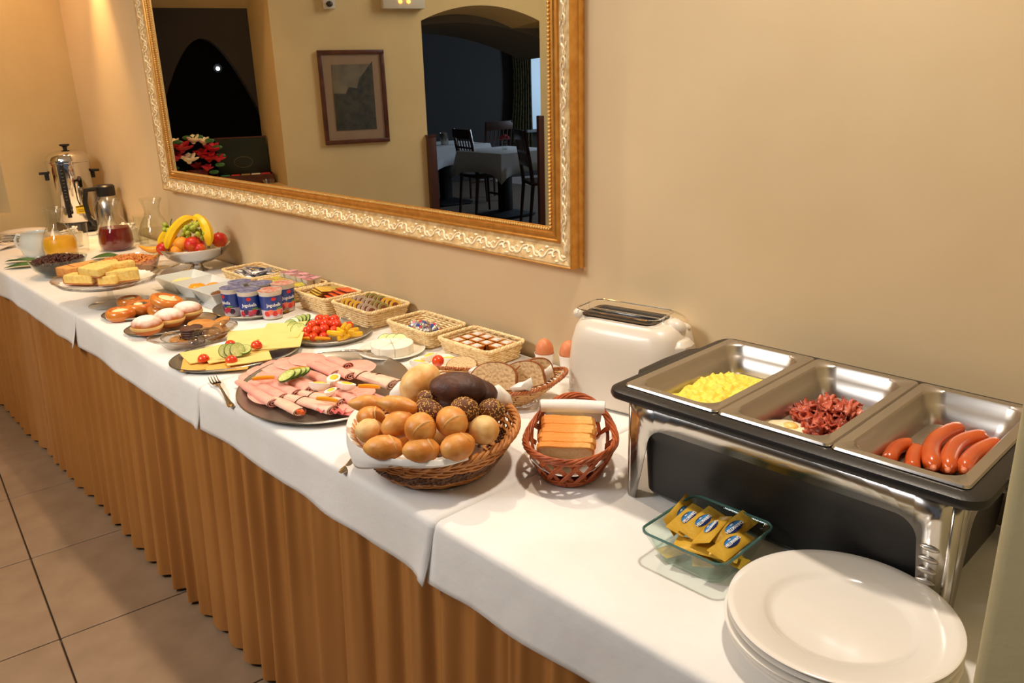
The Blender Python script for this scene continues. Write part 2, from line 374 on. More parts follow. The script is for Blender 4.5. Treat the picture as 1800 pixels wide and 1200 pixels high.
# second, lower vault inside the archway, and the unlit dining room behind
b = MB(); n = 16
def az2(s): u = (s-(A0+A1)/2)/((A1-A0)/2+0.3); return 1.80-0.13*u*u
for k in range(n):
    s0 = A0-0.02+(A1-A0+0.5)*k/n; s1 = A0-0.02+(A1-A0+0.5)*(k+1)/n
    quad(b, (s0,-AD-0.02,az2(s0)), (s1,-AD-0.02,az2(s1)), (s1,-AD-0.02,2.5), (s0,-AD-0.02,2.5))
    quad(b, (s0,-AD-0.02,az2(s0)), (s1,-AD-0.02,az2(s1)), (s1,-AD-0.9,az2(s1)-0.02), (s0,-AD-0.9,az2(s0)-0.02))
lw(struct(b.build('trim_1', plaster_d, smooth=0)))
b = MB()
quad(b, (1.2,-6.5,0), (5.70,-6.5,0), (5.70,-6.5,2.7), (1.2,-6.5,2.7)); quad(b, (6.5,-6.5,0), (7.6,-6.5,0), (7.6,-6.5,2.7), (6.5,-6.5,2.7))
quad(b, (5.70,-6.5,0), (6.5,-6.5,0), (6.5,-6.5,0.69), (5.70,-6.5,0.69)); quad(b, (5.70,-6.5,2.1), (6.5,-6.5,2.1), (6.5,-6.5,2.7), (5.70,-6.5,2.7))
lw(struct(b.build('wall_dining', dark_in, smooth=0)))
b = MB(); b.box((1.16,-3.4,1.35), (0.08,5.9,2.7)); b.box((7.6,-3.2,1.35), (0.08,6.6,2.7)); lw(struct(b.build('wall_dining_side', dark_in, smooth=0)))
b = MB(); b.box((1.9,-3.2,2.79), (12,6.8,0.08)); 
# daylight window of the dining room, frame and sill
b = MB(); b.box((6.1,-6.56,1.395), (0.8,0.02,1.41))
lw(struct(b.build('window_1', M('daylight_pane', (170,200,225), 0.3, emit=(178,208,236), estr=0.62))))
b = MB(); b.box((6.1,-6.42,0.675), (0.95,0.16,0.04)); lw(struct(b.build('trim_2', M('sill_grey', (130,134,140), 0.5), bevel=0.004)))
b = MB()
for s in (5.70, 6.1, 6.5): b.box((s,-6.49,1.4), (0.035,0.04,1.42))
lw(struct(b.build('trim_3', M('sash_dark', (60,60,62), 0.5))))
# recess behind the window sill: dim wall with a pointed arch opening
b = MB(); cx = 0.735
def pz(s):                                      # pointed arch: top height at s
    u = abs(s-cx+0.0)
    return 1.72-0.80*(u/0.40)**1.8 if u < 0.40 else 0.87
ns = 28
for k in range(ns):
    s0 = 0.42+(0.70)*k/ns; s1 = 0.42+0.70*(k+1)/ns
    z0, z1 = max(0.87, pz(s0)), max(0.87, pz(s1))
    quad(b, (s0,-ND,z0), (s1,-ND,z1), (s1,-ND,2.1), (s0,-ND,2.1))
    quad(b, (s0,-ND,z0), (s1,-ND,z1), (s1,-ND-0.12,z1), (s0,-ND-0.12,z0))
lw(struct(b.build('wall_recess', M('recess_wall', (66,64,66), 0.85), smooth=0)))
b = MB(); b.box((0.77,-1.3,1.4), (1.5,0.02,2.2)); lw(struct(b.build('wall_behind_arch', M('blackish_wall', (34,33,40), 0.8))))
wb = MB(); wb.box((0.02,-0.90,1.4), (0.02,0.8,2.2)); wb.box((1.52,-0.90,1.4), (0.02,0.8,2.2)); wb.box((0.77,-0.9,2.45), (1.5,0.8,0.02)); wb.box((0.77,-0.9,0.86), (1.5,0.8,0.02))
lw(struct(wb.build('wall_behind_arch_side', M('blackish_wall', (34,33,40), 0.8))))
# small lit spotlight seen through the recess
t = thing('wall_lamp', 'small bright spotlight glowing in the dark arch seen in the mirror', 'lamp', (0,0,0))
b = MB(); b.tube([(0,0,0), (0,-0.06,0.02)], [0.030, 0.022], 12); b.build('lamp_shade', blackm, t)
b = MB(); b.blob((0,0.008,-0.002), (0.012,0.008,0.012), 10, 6); b.build('bulb', M('bulb_glow', (255,255,255), 0.4, emit=(225,240,255), estr=14), t)
b = MB(); b.tube([(0,-0.06,0.02), (0,-0.33,0.02)], 0.006, 8); b.build('arm', blackm, t)
LS = Vector((0.8469, -0.95, 1.5539)); t.matrix_world = LW @ Matrix.Translation(LS)

# ================================================================== the mirror
MX0, MX1, MZ0, MZ1 = -2.885, -0.452, 1.012, 2.32
mt = thing('wall_mirror', 'large wall mirror in a carved cream and gold frame above the buffet', 'mirror', (0, 0, 0))
def frame_sweep(prof, name, mats):
    """prof: list of (inset from the outer edge, depth from the wall)"""
    b = MB(); rings = []
    for (w, d) in prof:
        rings.append([(MX0+w, -d, MZ0+w), (MX1-w, -d, MZ0+w), (MX1-w, -d, MZ1-w), (MX0+w, -d, MZ1-w)])
    b.loft(rings, False, False); return b.build(name, mats, mt, smooth=30)
frame_sweep([(0.0,0.001),(0.0,0.010),(0.003,0.016),(0.001,0.026),(0.002,0.040),(0.004,0.044),(0.006,0.043)], 'outer_moulding', gold)
frame_sweep([(0.006,0.043),(0.010,0.044),(0.030,0.036),(0.048,0.026),(0.054,0.024)], 'carved_band', cream_gold)
frame_sweep([(0.054,0.024),(0.056,0.029),(0.060,0.029),(0.063,0.025),(0.068,0.024),(0.071,0.027),(0.076,0.027),(0.079,0.0225),(0.090,0.0220),(0.092,0.018)], 'inner_moulding', gold)
b = MB(); w = 0.086
def beadline(b, a, c):
    a, c = Vector(a), Vector(c); n = int((c-a).length/0.0085)
    for i in range(n):
        p = a+(c-a)*((i+0.5)/n); b.blob(p, (0.0034,0.0034,0.0034), 6, 4)
d = 0.0255
for a, c in (((MX0+w,-d,MZ0+w), (MX1-w,-d,MZ0+w)), ((MX1-w,-d,MZ0+w), (MX1-w,-d,MZ0+0.75)), ((MX0+w,-d,MZ0+w), (MX0+w,-d,MZ0+0.85))): beadline(b, a, c)
b.build('bead_row', M('bead_gold', (246,214,140), 0.25, 0.7), mt, kind='stuff')
# carved scrolls of the band
def scroll(b, T, s):
    pts = []; rad = []
    for i in range(15):
        u = i/14; a = u*3.6*PI*0.5; rr = 0.0135*(1-u*0.72)
        pts.append((rr*math.cos(a)*s, 0, rr*math.sin(a))); rad.append(0.0026*(1-0.55*u)+0.0006)
    b.tube(pts, rad, 5, T=T)
    b.tube([(0.0135*s,0,0), (0.020*s,0.0,-0.009), (0.031*s,0,-0.012), (0.040*s,0,-0.006)], [0.0026,0.0024,0.002,0.0012], 5, T=T)
    b.blob((0.026*s,0,0.0065), (0.0085,0.0022,0.0036), 7, 4, T=T @ Matrix.Rotation(0.3*s, 4, 'Y'))
    b.blob((0.033*s,0,-0.0015), (0.0055,0.002,0.0028), 6, 4, T=T); b.blob((0.010*s,0,-0.0150), (0.0065,0.002,0.003), 6, 4, T=T)
b = MB(); wc = 0.030
x = MX0+0.05; k = 0
while x < MX1-0.04:
    T = Matrix.Translation((x, -0.0365, MZ0+wc-0.001)) @ Matrix.Rotation(R(-24), 4, 'X') @ Matrix.Rotation(PI*(k % 2), 4, 'Y')
    scroll(b, T, 1 if k % 2 == 0 else -1); x += 0.043; k += 1
for xx, sg, top in ((MX1-wc, -1, 0.78), (MX0+wc, 1, 0.92)):
    z = MZ0+0.075
    while z < MZ0+top:
        T = Matrix.Translation((xx, -0.0365, z)) @ Matrix.Rotation(R(24)*sg, 4, 'Z') @ Matrix.Rotation(PI/2+PI*(k % 2), 4, 'Y')
        scroll(b, T, 1 if k % 2 == 0 else -1); z += 0.043; k += 1
b.build('carved_scrolls', gilt_relief, mt, kind='stuff')
b = MB(); w = 0.0905; b.box(((MX0+MX1)/2, -0.0185, (MZ0+MZ1)/2), (MX1-MX0-2*w, 0.003, MZ1-MZ0-2*w)); b.build('mirror_glass', mirror_m, mt, smooth=0)

# ================================================================== things on the picture wall (seen in the mirror)
t = thing('framed_picture', 'framed dark landscape print in a brown wooden frame seen in the mirror', 'picture')
b = MB(); w, h = 0.392, 0.53
for (c, d) in (((0,0.012,h/2-0.012), (w,0.024,0.024)), ((0,0.012,-h/2+0.012), (w,0.024,0.024)), ((-w/2+0.012,0.012,0), (0.024,0.024,h-0.048)), ((w/2-0.012,0.012,0), (0.024,0.024,h-0.048))): b.box(c, d)
b.build('frame', woodm, t, bevel=0.003)
b = MB(); b.box((0,0.008,0), (w-0.046,0.008,h-0.046)); b.build('mount', mat_b, t)
b = MB(); b.box((0,0.0135,0.0), (w*0.62,0.003,h*0.70)); pr = b.build('print', M('old_print', (150,140,116), 0.6, c2=(120,112,92), nscale=12), t)
b = MB(); pw, ph = w*0.31, h*0.35
b.prism([(-pw,-ph), (pw,-ph), (pw,0.2), (0.035,0.10), (0.02,0.05), (-0.03,0.06), (-0.05,0.02), (-pw,0.025)], 0, 0.001, T=Matrix.Translation((0,0.0165,0)) @ Matrix.Rotation(PI/2, 4, 'X'))
b.build('dark_trees', M('print_dark', (52,54,46), 0.6, c2=(88,84,62), nscale=30, detail=8), pr)
b = MB(); b.box((0,0.0215,0), (w-0.05,0.001,h-0.05)); b.build('glazing', thin('picture_glass', (0.95,0.95,0.95), 1.3, 1.5), t)
t.matrix_world = LW @ Matrix.Translation((1.505, 0.001, 1.357))
t = thing('emergency_light', 'white box light with two small amber lamps high on the yellow wall', 'light fixture')
b = MB(); b.box((0,0.03,0), (0.255,0.06,0.10)); b.build('housing', M('grey_white', (214,210,196), 0.4), t, bevel=0.006)
for sx in (-0.025, 0.025):
    b = MB(); b.blob((sx,0.064,-0.012), (0.012,0.008,0.010), 10, 6); b.build('lamp', M('amber_glow', (255,170,60), 0.4, emit=(255,176,70), estr=5), t)
t.matrix_world = LW @ Matrix.Translation((1.835, 0.0, 1.893))
t = thing('motion_sensor', 'small white motion sensor with dark lens above the framed picture', 'sensor')
b = MB(); b.box((0,0.02,0), (0.068,0.04,0.09)); b.build('case', M('grey_white', (214,210,196), 0.4), t, bevel=0.006)
b = MB(); b.blob((0,0.042,-0.018), (0.020,0.014,0.016), 12, 6); b.build('lens', M('sensor_lens', (60,56,50), 0.2), t)
t.matrix_world = LW @ Matrix.Translation((1.40, 0.0, 1.885))
t = thing('wooden_post', 'dark wooden half height panel beside the arch seen in the mirror', 'panel')
b = MB(); b.box((0,0.02,0.553), (0.055,0.04,1.106)); b.build('panel', woodd, t, bevel=0.004)
b = MB(); b.box((0,0.02,1.112), (0.062,0.046,0.012)); b.build('cap', woodd, t)
t.matrix_world = LW @ Matrix.Translation((1.965, 0.0, 0))
t = thing('wooden_post', 'dark wooden half height panel at the far side of the arch', 'panel')
b = MB(); b.box((0,0.02,0.6), (0.04,0.04,1.2)); b.build('panel', woodd, t, bevel=0.004)
t.matrix_world = LW @ Matrix.Translation((2.735, -0.02, 0))
# curtain beside the dining room window
b = MB(); rows = []
for i in range(9):
    z = 2.3-2.1*i/8; pull = 0.10*math.sin(PI*min(1, i/8*1.2))
    rows.append([(5.34+pull*0.9+(0.40-pull)*k/40, -6.38+0.03*math.sin(k*1.25), z) for k in range(41)])
b.loft(rows, False, False, closed=False)
cu = lw(b.build('curtain', M('dark_curtain', (52,46,32), 0.7, c2=(96,88,50), nscale=24), solid=0.004)); tag(cu, 'dark patterned curtain beside the bright dining room window', 'curtain')
# dining tables and chairs
def dining_table(lab, s, y, rz, w, d, h=0.70):
    t = thing('dining_table', 'pedestal base of '+lab, 'table', group=None)
    b = MB(); b.box((0,0,h-0.02), (w,d,0.03)); b.build('tabletop', woodd, t)
    b = MB(); b.box((0,0,h/2), (0.12,0.12,h-0.04)); b.build('column', blackm, t, bevel=0.01)
    b = MB(); b.loft([rrect(0.5,0.5,0.05,3,0.001), rrect(0.5,0.5,0.05,3,0.02), rrect(0.16,0.16,0.03,3,0.05)]); b.build('foot', blackm, t)
    t.matrix_world = LW @ Matrix.Translation((s, y, 0)) @ Matrix.Rotation(rz, 4, 'Z')
    b = MB(); n = 10; w2, d2 = w/2+0.006, d/2+0.006; ring0 = []; hem = []
    corners = [(-1,-1), (1,-1), (1,1), (-1,1)]
    for q in range(4):
        (ax, ay_), (bx, by) = corners[q], corners[(q+1) % 4]
        for k in range(n):
            u = k/n; px, py = (ax+(bx-ax)*u)*w2, (ay_+(by-ay_)*u)*d2
            e = abs(2*u-1)**4; ox, oy = (px/w2)*0.02*(1+e), (py/d2)*0.02*(1+e)
            wv = 0.010*math.sin(u*17+q)
            ring0.append((px, py, h)); hem.append((px+ox*1.5+wv*(abs(py) > d2*0.99 and 0.4), py+oy*1.5, h-0.20-0.10*e))
    mid = [((a[0]*0.5+c[0]*0.5), (a[1]*0.5+c[1]*0.5), (a[2]+c[2])/2) for a, c in zip(ring0, hem)]
    top = [(a[0]*0.97, a[1]*0.97, h+0.004) for a in ring0]
    b.loft([top, ring0, mid, hem], True, False)
    c = b.build('tablecloth', M('dim_linen', (226,228,232), 0.8), solid=0.003)
    c.matrix_world = LW @ Matrix.Translation((s, y, 0)) @ Matrix.Rotation(rz, 4, 'Z')
    tag(c, 'white cloth draped on '+lab, 'tablecloth')
dining_table('the nearer dining table with the vase', 3.90, -3.28, R(-18), 0.72, 0.72)
dining_table('the dining table behind the arch edge', 3.66, -4.55, R(-12), 0.80, 0.80)
def dining_chair(lab, s, y, rz, h=0.88):
    t = thing('dining_chair', lab, 'chair', group='dining chairs seen in the mirror')
    b = MB(); b.box((0,0,0.43), (0.40,0.38,0.035)); b.build('seat', woodd, t, bevel=0.006)
    for sx in (-0.18, 0.18):
        b = MB(); b.tube([(sx,0.17,0.42), (sx,0.18,0)], [0.02,0.015], 6); b.build('leg', woodd, t)
        b = MB(); b.tube([(sx,-0.21,0.0), (sx,-0.17,0.42), (sx,-0.20,0.65), (sx,-0.25,h)], [0.015,0.02,0.02,0.018], 6); b.build('leg', woodd, t)
    b = MB(); b.box((0,-0.252,h-0.05), (0.38,0.02,0.10)); b.build('top_rail', woodd, t, bevel=0.004)
    b = MB(); b.box((0,-0.205,0.62), (0.36,0.018,0.05)); b.build('lower_rail', woodd, t, bevel=0.004)
    b = MB(); b.box((0,-0.226,0.735), (0.36,0.014,0.02)); b.build('middle_rail', woodd, t)
    for k in range(5):
        b = MB(); b.tube([(-0.12+0.06*k,-0.207,0.62), (-0.12+0.06*k,-0.245,h-0.08)], 0.008, 5); b.build('slat', woodd, t)
    b = MB(); b.box((0,0.175,0.2), (0.34,0.02,0.025)); b.build('stretcher', woodd, t)
    t.matrix_world = LW @ Matrix.Translation((s, y, 0)) @ Matrix.Rotation(rz, 4, 'Z')
dining_chair('dark slatted chair between the two dining tables seen in the mirror', 3.74, -3.52, R(-98), 0.93)
dining_chair('dark slatted chair behind the two dining tables near the wall', 4.25, -4.55, R(170), 0.95)
dining_chair('dark slatted chair at the right edge of the arch seen in the mirror', 4.02, -2.55, R(-80), 0.95)
t = thing('flower_vase', 'glass of dark red flowers on the nearer dining table', 'vase')
b = MB(); b.lathe([(0.0,0.002),(0.03,0.002),(0.034,0.09),(0.032,0.09),(0.028,0.006),(0,0.006)], 14); b.build('glass', glass, t)
for k in range(6):
    b = MB(); a = k*1.05; b.blob((0.035*math.cos(a),0.035*math.sin(a),0.12+0.01*(k % 3)), (0.024,0.024,0.02), 8, 5); b.build('flower', M('dim_flower', (150,30,40), 0.6), t)
t.matrix_world = LW @ Matrix.Translation((3.92, -3.30, 0.704))
t = thing('metal_bucket', 'small metal bucket on the left dining table seen in the mirror', 'bucket')
b = MB(); b.lathe([(0.0,0.002),(0.045,0.002),(0.055,0.14),(0.052,0.14),(0.042,0.006),(0,0.006)], 18); b.build('body', steel, t)
t.matrix_world = LW @ Matrix.Translation((3.62, -4.40, 0.704))
# recess sill: bouquet, presentation box, tea tray, glass bowl
t = thing('flower_bouquet', 'bouquet of red and cream flowers in a vase on the recess sill', 'flowers')
b = MB(); b.lathe([(0,0.002),(0.045,0.002),(0.055,0.05),(0.05,0.10),(0.0,0.10)], 18); b.build('vase', M('wine_vase', (120,30,26), 0.2, c2=(70,16,20), nscale=30, coat=0.5), t)
rnd = random.Random(3)
def flower(c, r, mat, name='flower'):
    b = MB()
    for k in range(9):
        a = k*2.4; e = 0.35+0.5*(k % 3)/2; T = Matrix.Translation(c) @ Matrix.Rotation(a, 4, 'Z') @ Matrix.Rotation(-e, 4, 'Y')
        b.blob((r*0.6,0,0), (r*0.62,r*0.46,r*0.16), 7, 4, T=T)
    b.blob(c, (r*0.3,r*0.3,r*0.3), 6, 4); return b.build(name, mat, t)
redf = M('red_petal', (190,20,30), 0.5, c2=(150,8,24), nscale=40); crf = M('cream_petal', (246,232,196), 0.5); pkf = M('crimson_petal', (206,44,64), 0.5)
for k, (x, z, r, mm) in enumerate([(-0.06,0.20,0.05,redf),(0.0,0.235,0.04,crf),(0.05,0.225,0.035,crf),(-0.035,0.145,0.045,crf),(0.03,0.165,0.042,redf),(0.085,0.185,0.045,pkf),(0.06,0.145,0.04,redf),(0.105,0.14,0.035,pkf),(0.0,0.105,0.032,redf),(0.045,0.10,0.03,pkf),(-0.09,0.16,0.04,pkf),(-0.09,0.225,0.035,crf)]):
    flower(Vector((x, 0.03*math.cos(k*2)+0.03, z)), r, mm)
for k in range(14):
    a = k*0.45; b = MB(); b.blob((0.12*math.cos(a),0.02+0.01*(k % 3),0.16+0.10*math.sin(a)), (0.026,0.008,0.012), 7, 4); b.build('leaf', leafm, t)
t.matrix_world = LW @ Matrix.Translation((0.585, -0.15, 0.872)) @ Matrix.Scale(1.15, 4)
t = thing('display_box', 'dark green presentation box with open lid on the recess sill', 'box')
b = MB(); b.box((0,-0.085,0.125), (0.30,0.02,0.23)); b.build('lid', M('dark_green_box', (26,44,40), 0.4), t, bevel=0.003)
b = MB(); b.box((0,-0.085,0.2435), (0.305,0.022,0.007)); b.build('lid_edge', woodm, t)
b = MB(); b.tube([(0.055*math.cos(a*PI/8),-0.0745,0.11+0.03*math.sin(a*PI/8)) for a in range(17)], 0.0012, 4); b.build('emblem', M('dull_gold', (120,110,70), 0.5), t)
b = MB(); b.box((0,0,0.005), (0.32,0.15,0.008)); b.box((0,0.075,0.028), (0.32,0.008,0.045)); b.box((-0.16,0,0.028), (0.008,0.15,0.045)); b.box((0.16,0,0.028), (0.008,0.15,0.045)); b.build('tray', woodm, t)
t.matrix_world = LW @ Matrix.Translation((0.865, -0.29, 0.872)) @ Matrix.Rotation(R(4), 4, 'Z') @ Matrix.Diagonal((1.0, 1.0, 1.1, 1))
for k, c in enumerate([(60,140,90), (200,50,50), (170,150,90), (220,220,210), (190,40,50)]):
    b = MB(); b.box((0,0,0.018), (0.052,0.12,0.034)); o = b.build('tea_packet', M('tea_%d' % k, tuple(min(255, int(v*1.15)) for v in c), 0.5), bevel=0.003)
    tag(o, ['green', 'red', 'olive', 'white', 'crimson'][k]+' tea packet in the display box on the sill', 'tea packet', 'tea packets in the display box')
    o.matrix_world = LW @ Matrix.Translation((0.865-0.118+0.059*k, -0.285, 0.8815+0.008)) @ Matrix.Rotation(R(4), 4, 'Z') @ Matrix.Rotation(R(10), 4, 'X')
t = thing('glass_bowl', 'small cut glass bowl on the edge of the recess sill', 'bowl')
b = MB(); b.lathe([(0,0.002),(0.02,0.002),(0.036,0.04),(0.034,0.04),(0.018,0.006),(0,0.006)], 20); b.build('bowl', pressed, t)
t.matrix_world = LW @ Matrix.Translation((0.965, -0.04, 0.871))

# ================================================================== buffet table, cloths and skirt
t = thing('buffet_table', 'long buffet table hidden under white cloths along the wall', 'table', (0, 0, 0))
b = MB(); b.add([(-3.99,-0.03,0.715),(0.625,-0.03,0.715),(0.625,-0.685,0.715),(-3.76,-0.685,0.715),(-3.99,-0.03,0.745),(0.625,-0.03,0.745),(0.625,-0.685,0.745),(-3.76,-0.685,0.745)],
    [(0,1,2,3),(7,6,5,4),(0,4,5,1),(1,5,6,2),(2,6,7,3),(3,7,4,0)]); b.build('tabletop', woodm, t, smooth=0)
for x in (-3.6, -2.7, -1.8, -0.9, 0.0, 0.55):
    for y in (-0.10, -0.62): b = MB(); b.box((x, y, 0.357), (0.04, 0.04, 0.714)); b.build('leg', woodd, t)
t = None
CLX = [-4.01, -2.045, -1.085, -0.170, 0.628]
cl_lab = ['white tablecloth at the far end under the juice carafes', 'white tablecloth under the doughnuts and the yogurt tray', 'white tablecloth under the ham tray and the big bread basket', 'nearest white tablecloth under the chafing dish and the plates']
for k in range(4):
    x0, x1 = CLX[k], CLX[k+1]; lift = 0.0004*(3-k)
    if k < 3: x1 += 0.012
    n = int((x1-x0)/0.02); rows = []
    prof = [(-0.012, T0), (-0.2, T0), (-0.4, T0), (-0.6, T0), (-0.688, T0), (-0.694, T0-0.002), (-0.6985, T0-0.006), (-0.700, T0-0.014)]
    for i in range(1, 10): prof.append((-0.7015-0.0008*i, T0-0.014-0.0108*i))
    for j, (y, z) in enumerate(prof):
        r = []
        for i in range(n+1):
            x = x0+(x1-x0)*i/n; q = max(0, (T0-z)/0.11)
            e = min((x-x0), (x1-x))/0.05; fl = max(0, 1-e)
            dy = q*(0.008*nz((x*6, k*3, z*4))-0.004*math.sin(x*5+k) - (0.010 if k < 3 else 0.0)*max(0, 1-(x1-x)/0.06)*q)
            dz = q*(0.004*nz((x*9, 5+k, 0))-0.003*(max(0, 1-(x1-x)/0.07) if k < 3 else 0)) + lift
            xx = x-(x1-x < 0.03)*q*0.012
            xw = max(xx, -3.985-0.35*y*1.0+0.0) if y > -0.75 else xx
            r.append((xw, y+dy-lift, z+dz))
        rows.append(r)
    b = MB(); b.loft(rows, False, False, closed=False)
    o = b.build('tablecloth', cloth, smooth=60, solid=0.0016); o.location.z = -0.0008
    tag(o, cl_lab[k], 'tablecloth')
# gathered skirt
rows = []; N = 1500; xs0, xs1 = -3.76, 0.622
def sk(u, f):
    a = 0.85+0.5*nz((u*2.2, 3, 0)); ph = u*2*PI/0.100+1.6*nz((u*1.7, 0, 0))*2
    w = math.sin(ph)*0.9+0.30*math.sin(ph*2.17+nz((u*3, 9, 0))*4)*(1.0-0.4*f)+0.5*nz((u*9, 1, f*0.4))
    return w*a
for i in range(13):
    f = i/12; z = 0.742-(0.742-0.012)*f; r = []
    for k in range(N+1):
        u = xs0+(xs1-xs0)*k/N; amp = 0.010+0.009*f
        r.append((u+0.006*f*math.cos(u*60), max(-0.6985-0.055*f, -0.682-0.032*f-amp*sk(u+0.02*f*nz((u*4, 2, 0)), f)-0.0025*(1-f)*math.sin(u*190+3*nz((u*9, 0, 0)))), z+0.003*nz((u*12, 0, 0))*f))
    rows.append(r)
b = MB(); b.loft(rows, False, False, closed=False)
o = b.build('table_skirt', skirtm, smooth=80); tag(o, 'ochre pleated skirt hanging from the buffet table to the floor', 'table skirt')

# ================================================================== shared shapes
def plate_prof(r, h, t=0.0025, foot=0.55):
    return [(0, 0.003), (r*foot*0.92, 0.003), (r*foot, 0.0), (r*foot*1.04, 0.003), (r*0.75, h*0.45), (r*0.97, h-0.002), (r, h-0.0005), (r, h+0.001), (r*0.985, h+0.0012), (r*0.76, h*0.45+t+0.001), (r*0.68, 0.003+t+0.0015), (r*0.62, 0.003+t), (0, 0.003+t)]
def tray_prof(r, h):
    return [(0, 0.0008), (0.90, 0.0008), (0.955, h*0.5), (0.995, h*0.92), (1.0, h), (0.995, h+0.0015), (0.985, h+0.001), (0.945, h*0.5+0.002), (0.885, 0.0028), (0, 0.0028)]
def oval_tray(lab, c, a, bb, rz, h, cat='tray', name='steel_tray', mat=None):
    t = thing(name, lab, cat, (c[0], c[1], T0+0.0003), rz)
    b = MB(); b.lathe([(r*a, z) for r, z in tray_prof(1, h)], 64, sy=bb/a); b.build('dish', mat or traysteel, t)
    b = MB(); b.tube([(a*math.cos(k*PI/32), bb*math.sin(k*PI/32), h+0.0012) for k in range(64)], 0.0022, 6, closed=True); b.build('rolled_rim', steel, t)
    return t
def on(px_z_tuple, dz=0): return (px_z_tuple[0], px_z_tuple[1], px_z_tuple[2]+dz)

# ---- cucumber slice
def cuke_slice(name='cucumber_slice', r=0.019, h=0.004):
    b = MB(); b.lathe([(0, 0), (r*0.95, 0), (r*0.95, h), (0, h)], 20)
    return b
cs_me = {}
def make_cuke(label, group, loc, rot, s=1):
    if 'o' not in cs_me:
        o = cuke_slice().build('cucumber_slice', cuke); cs_me['o'] = o
        b = MB(); r, h = 0.019, 0.004; b.lathe([(r*0.94, -0.0001), (r, 0.0), (r, h), (r*0.94, h+0.0001)], 20, cap=False); b.build('skin', cukeskin, o)
        b = MB()
        for k in range(9): a = k*0.698; b.blob((0.0095*math.cos(a), 0.0095*math.sin(a), h), (0.0022, 0.0012, 0.0004), 6, 4, T=Matrix.Identity(4))
        b.build('seeds', M('cuke_seed', (236,232,170), 0.4), o, kind='stuff')
    else: o = dup(cs_me['o'])
    put(o, loc, rot, s); return tag(o, label, 'cucumber', group)
tm_me = {}
def make_tomato(label, group, loc, rot=(0,0,0), s=1, m=None, stem=False, cut=False):
    key = (cut, m.name if m else '')
    if key not in tm_me:
        b = MB()
        b.blob((0,0,0.0), (0.0135,0.0135,0.013), 18, 12, fn=(lambda p: Vector((p.x, p.y, max(p.z, -0.002)))) if cut else (lambda p: Vector((p.x, p.y, p.z-0.0025*math.exp(-((p.x**2+p.y**2)/0.00001))*(1 if p.z > 0 else 0)))))
        o = b.build('cherry_tomato', m or tomato); tm_me[key] = o
    else: o = dup(tm_me[key])
    put(o, loc, rot, s)
    if stem:
        b = MB()
        for k in range(5): a = k*1.257; b.tube([(0,0,0.0125), (0.004*math.cos(a),0.004*math.sin(a),0.0135), (0.008*math.cos(a),0.008*math.sin(a),0.0115)], [0.001,0.0009,0.0003], 5)
        b.build('stem', stemg, o)
    return tag(o, label, 'tomato', group)
def fork(lab, loc, rz, rx=0.0, ry=0.0):
    t = thing('fork', lab, 'fork', loc, rz)
    t.rotation_euler = (rx, ry, rz)
    b = MB(); rings = []
    for (x, w, th, z) in [(-0.095,0.002,0.0015,0.004),(-0.092,0.0075,0.002,0.003),(-0.080,0.0095,0.0022,0.002),(-0.06,0.0060,0.0025,0.0022),(-0.03,0.0035,0.003,0.005),(0.0,0.003,0.003,0.009),(0.03,0.0035,0.0028,0.008),(0.045,0.006,0.002,0.005),(0.055,0.011,0.0018,0.003)]:
        rings.append([(x, w*math.cos(k*PI/5), z+th/2*math.sin(k*PI/5)+th/2) for k in range(10)])
    b.loft(rings); b.build('handle', chrome, t)
    b = MB(); b.add([(0.053,-0.011,0.003),(0.068,-0.012,0.001),(0.068,0.012,0.001),(0.053,0.011,0.003),(0.053,-0.011,0.005),(0.068,-0.012,0.003),(0.068,0.012,0.003),(0.053,0.011,0.005)], [(0,3,2,1),(4,5,6,7),(0,1,5,4),(1,2,6,5),(2,3,7,6),(3,0,4,7)]); b.build('head', chrome, t)
    for k in range(4):
        y = -0.0096+0.0064*k; b = MB(); b.tube([(0.066,y,0.002), (0.082,y,0.001), (0.10,y,0.006)], [0.0021,0.0018,0.0010], 6); b.build('tine', chrome, t)
    return t

# ================================================================== chafing dish
CH = thing('chafing_dish', 'stainless chafing dish with three food pans and black rim by the wall', 'chafing dish', (0, -0.414, 0), 0.0103)
b = MB()
# black rim frame around the pans (four lofted rings)
def ringframe(b, w, d, zs, cx, cy, inner):
    pass
RW, RD, cx, cy = 0.578, 0.372, 0.265, 0.1625
prof = [(RW-0.024, RD-0.024, 0.933, 0.02), (RW-0.004, RD-0.004, 0.9345, 0.03), (RW, RD, 0.940, 0.032), (RW-0.004, RD-0.004, 0.9465, 0.03), (RW-0.018, RD-0.018, 0.950, 0.025), (0.520, 0.315, 0.950, 0.012), (0.520, 0.315, 0.928, 0.012)]
rings = [rrect(w, d, r, 6, z, cx, cy) for w, d, z, r in prof]; rings.append(rings[0])
b.loft(rings, False, False); b.build('black_rim', blackp, CH, smooth=40)
# left and right hand grips of the rim
for sx, x in ((-1, cx-RW/2), (1, cx+RW/2)):
    b = MB(); b.loft([[(x-sx*0.006, cy-0.10, z), (x+sx*0.010, cy-0.075, z), (x+sx*0.013, cy, z), (x+sx*0.010, cy+0.075, z), (x-sx*0.006, cy+0.10, z)] for z in (0.932, 0.9475)]); b.build('rim_grip', blackp, CH, bevel=0.002)
# black water tank
b = MB(); b.loft([rrect(0.455,0.27,0.03,5,0.757,cx,cy), rrect(0.475,0.285,0.03,5,0.765,cx,cy), rrect(0.485,0.295,0.03,5,0.86,cx,cy), rrect(0.505,0.312,0.03,5,0.875,cx,cy), rrect(0.515,0.318,0.03,5,0.929,cx,cy)], True, False); b.build('water_tank', blackp, CH)
b = MB(); b.box((cx,cy,0.7537),(0.10,0.10,0.0070)); b.build('tank_foot', blackm, CH)
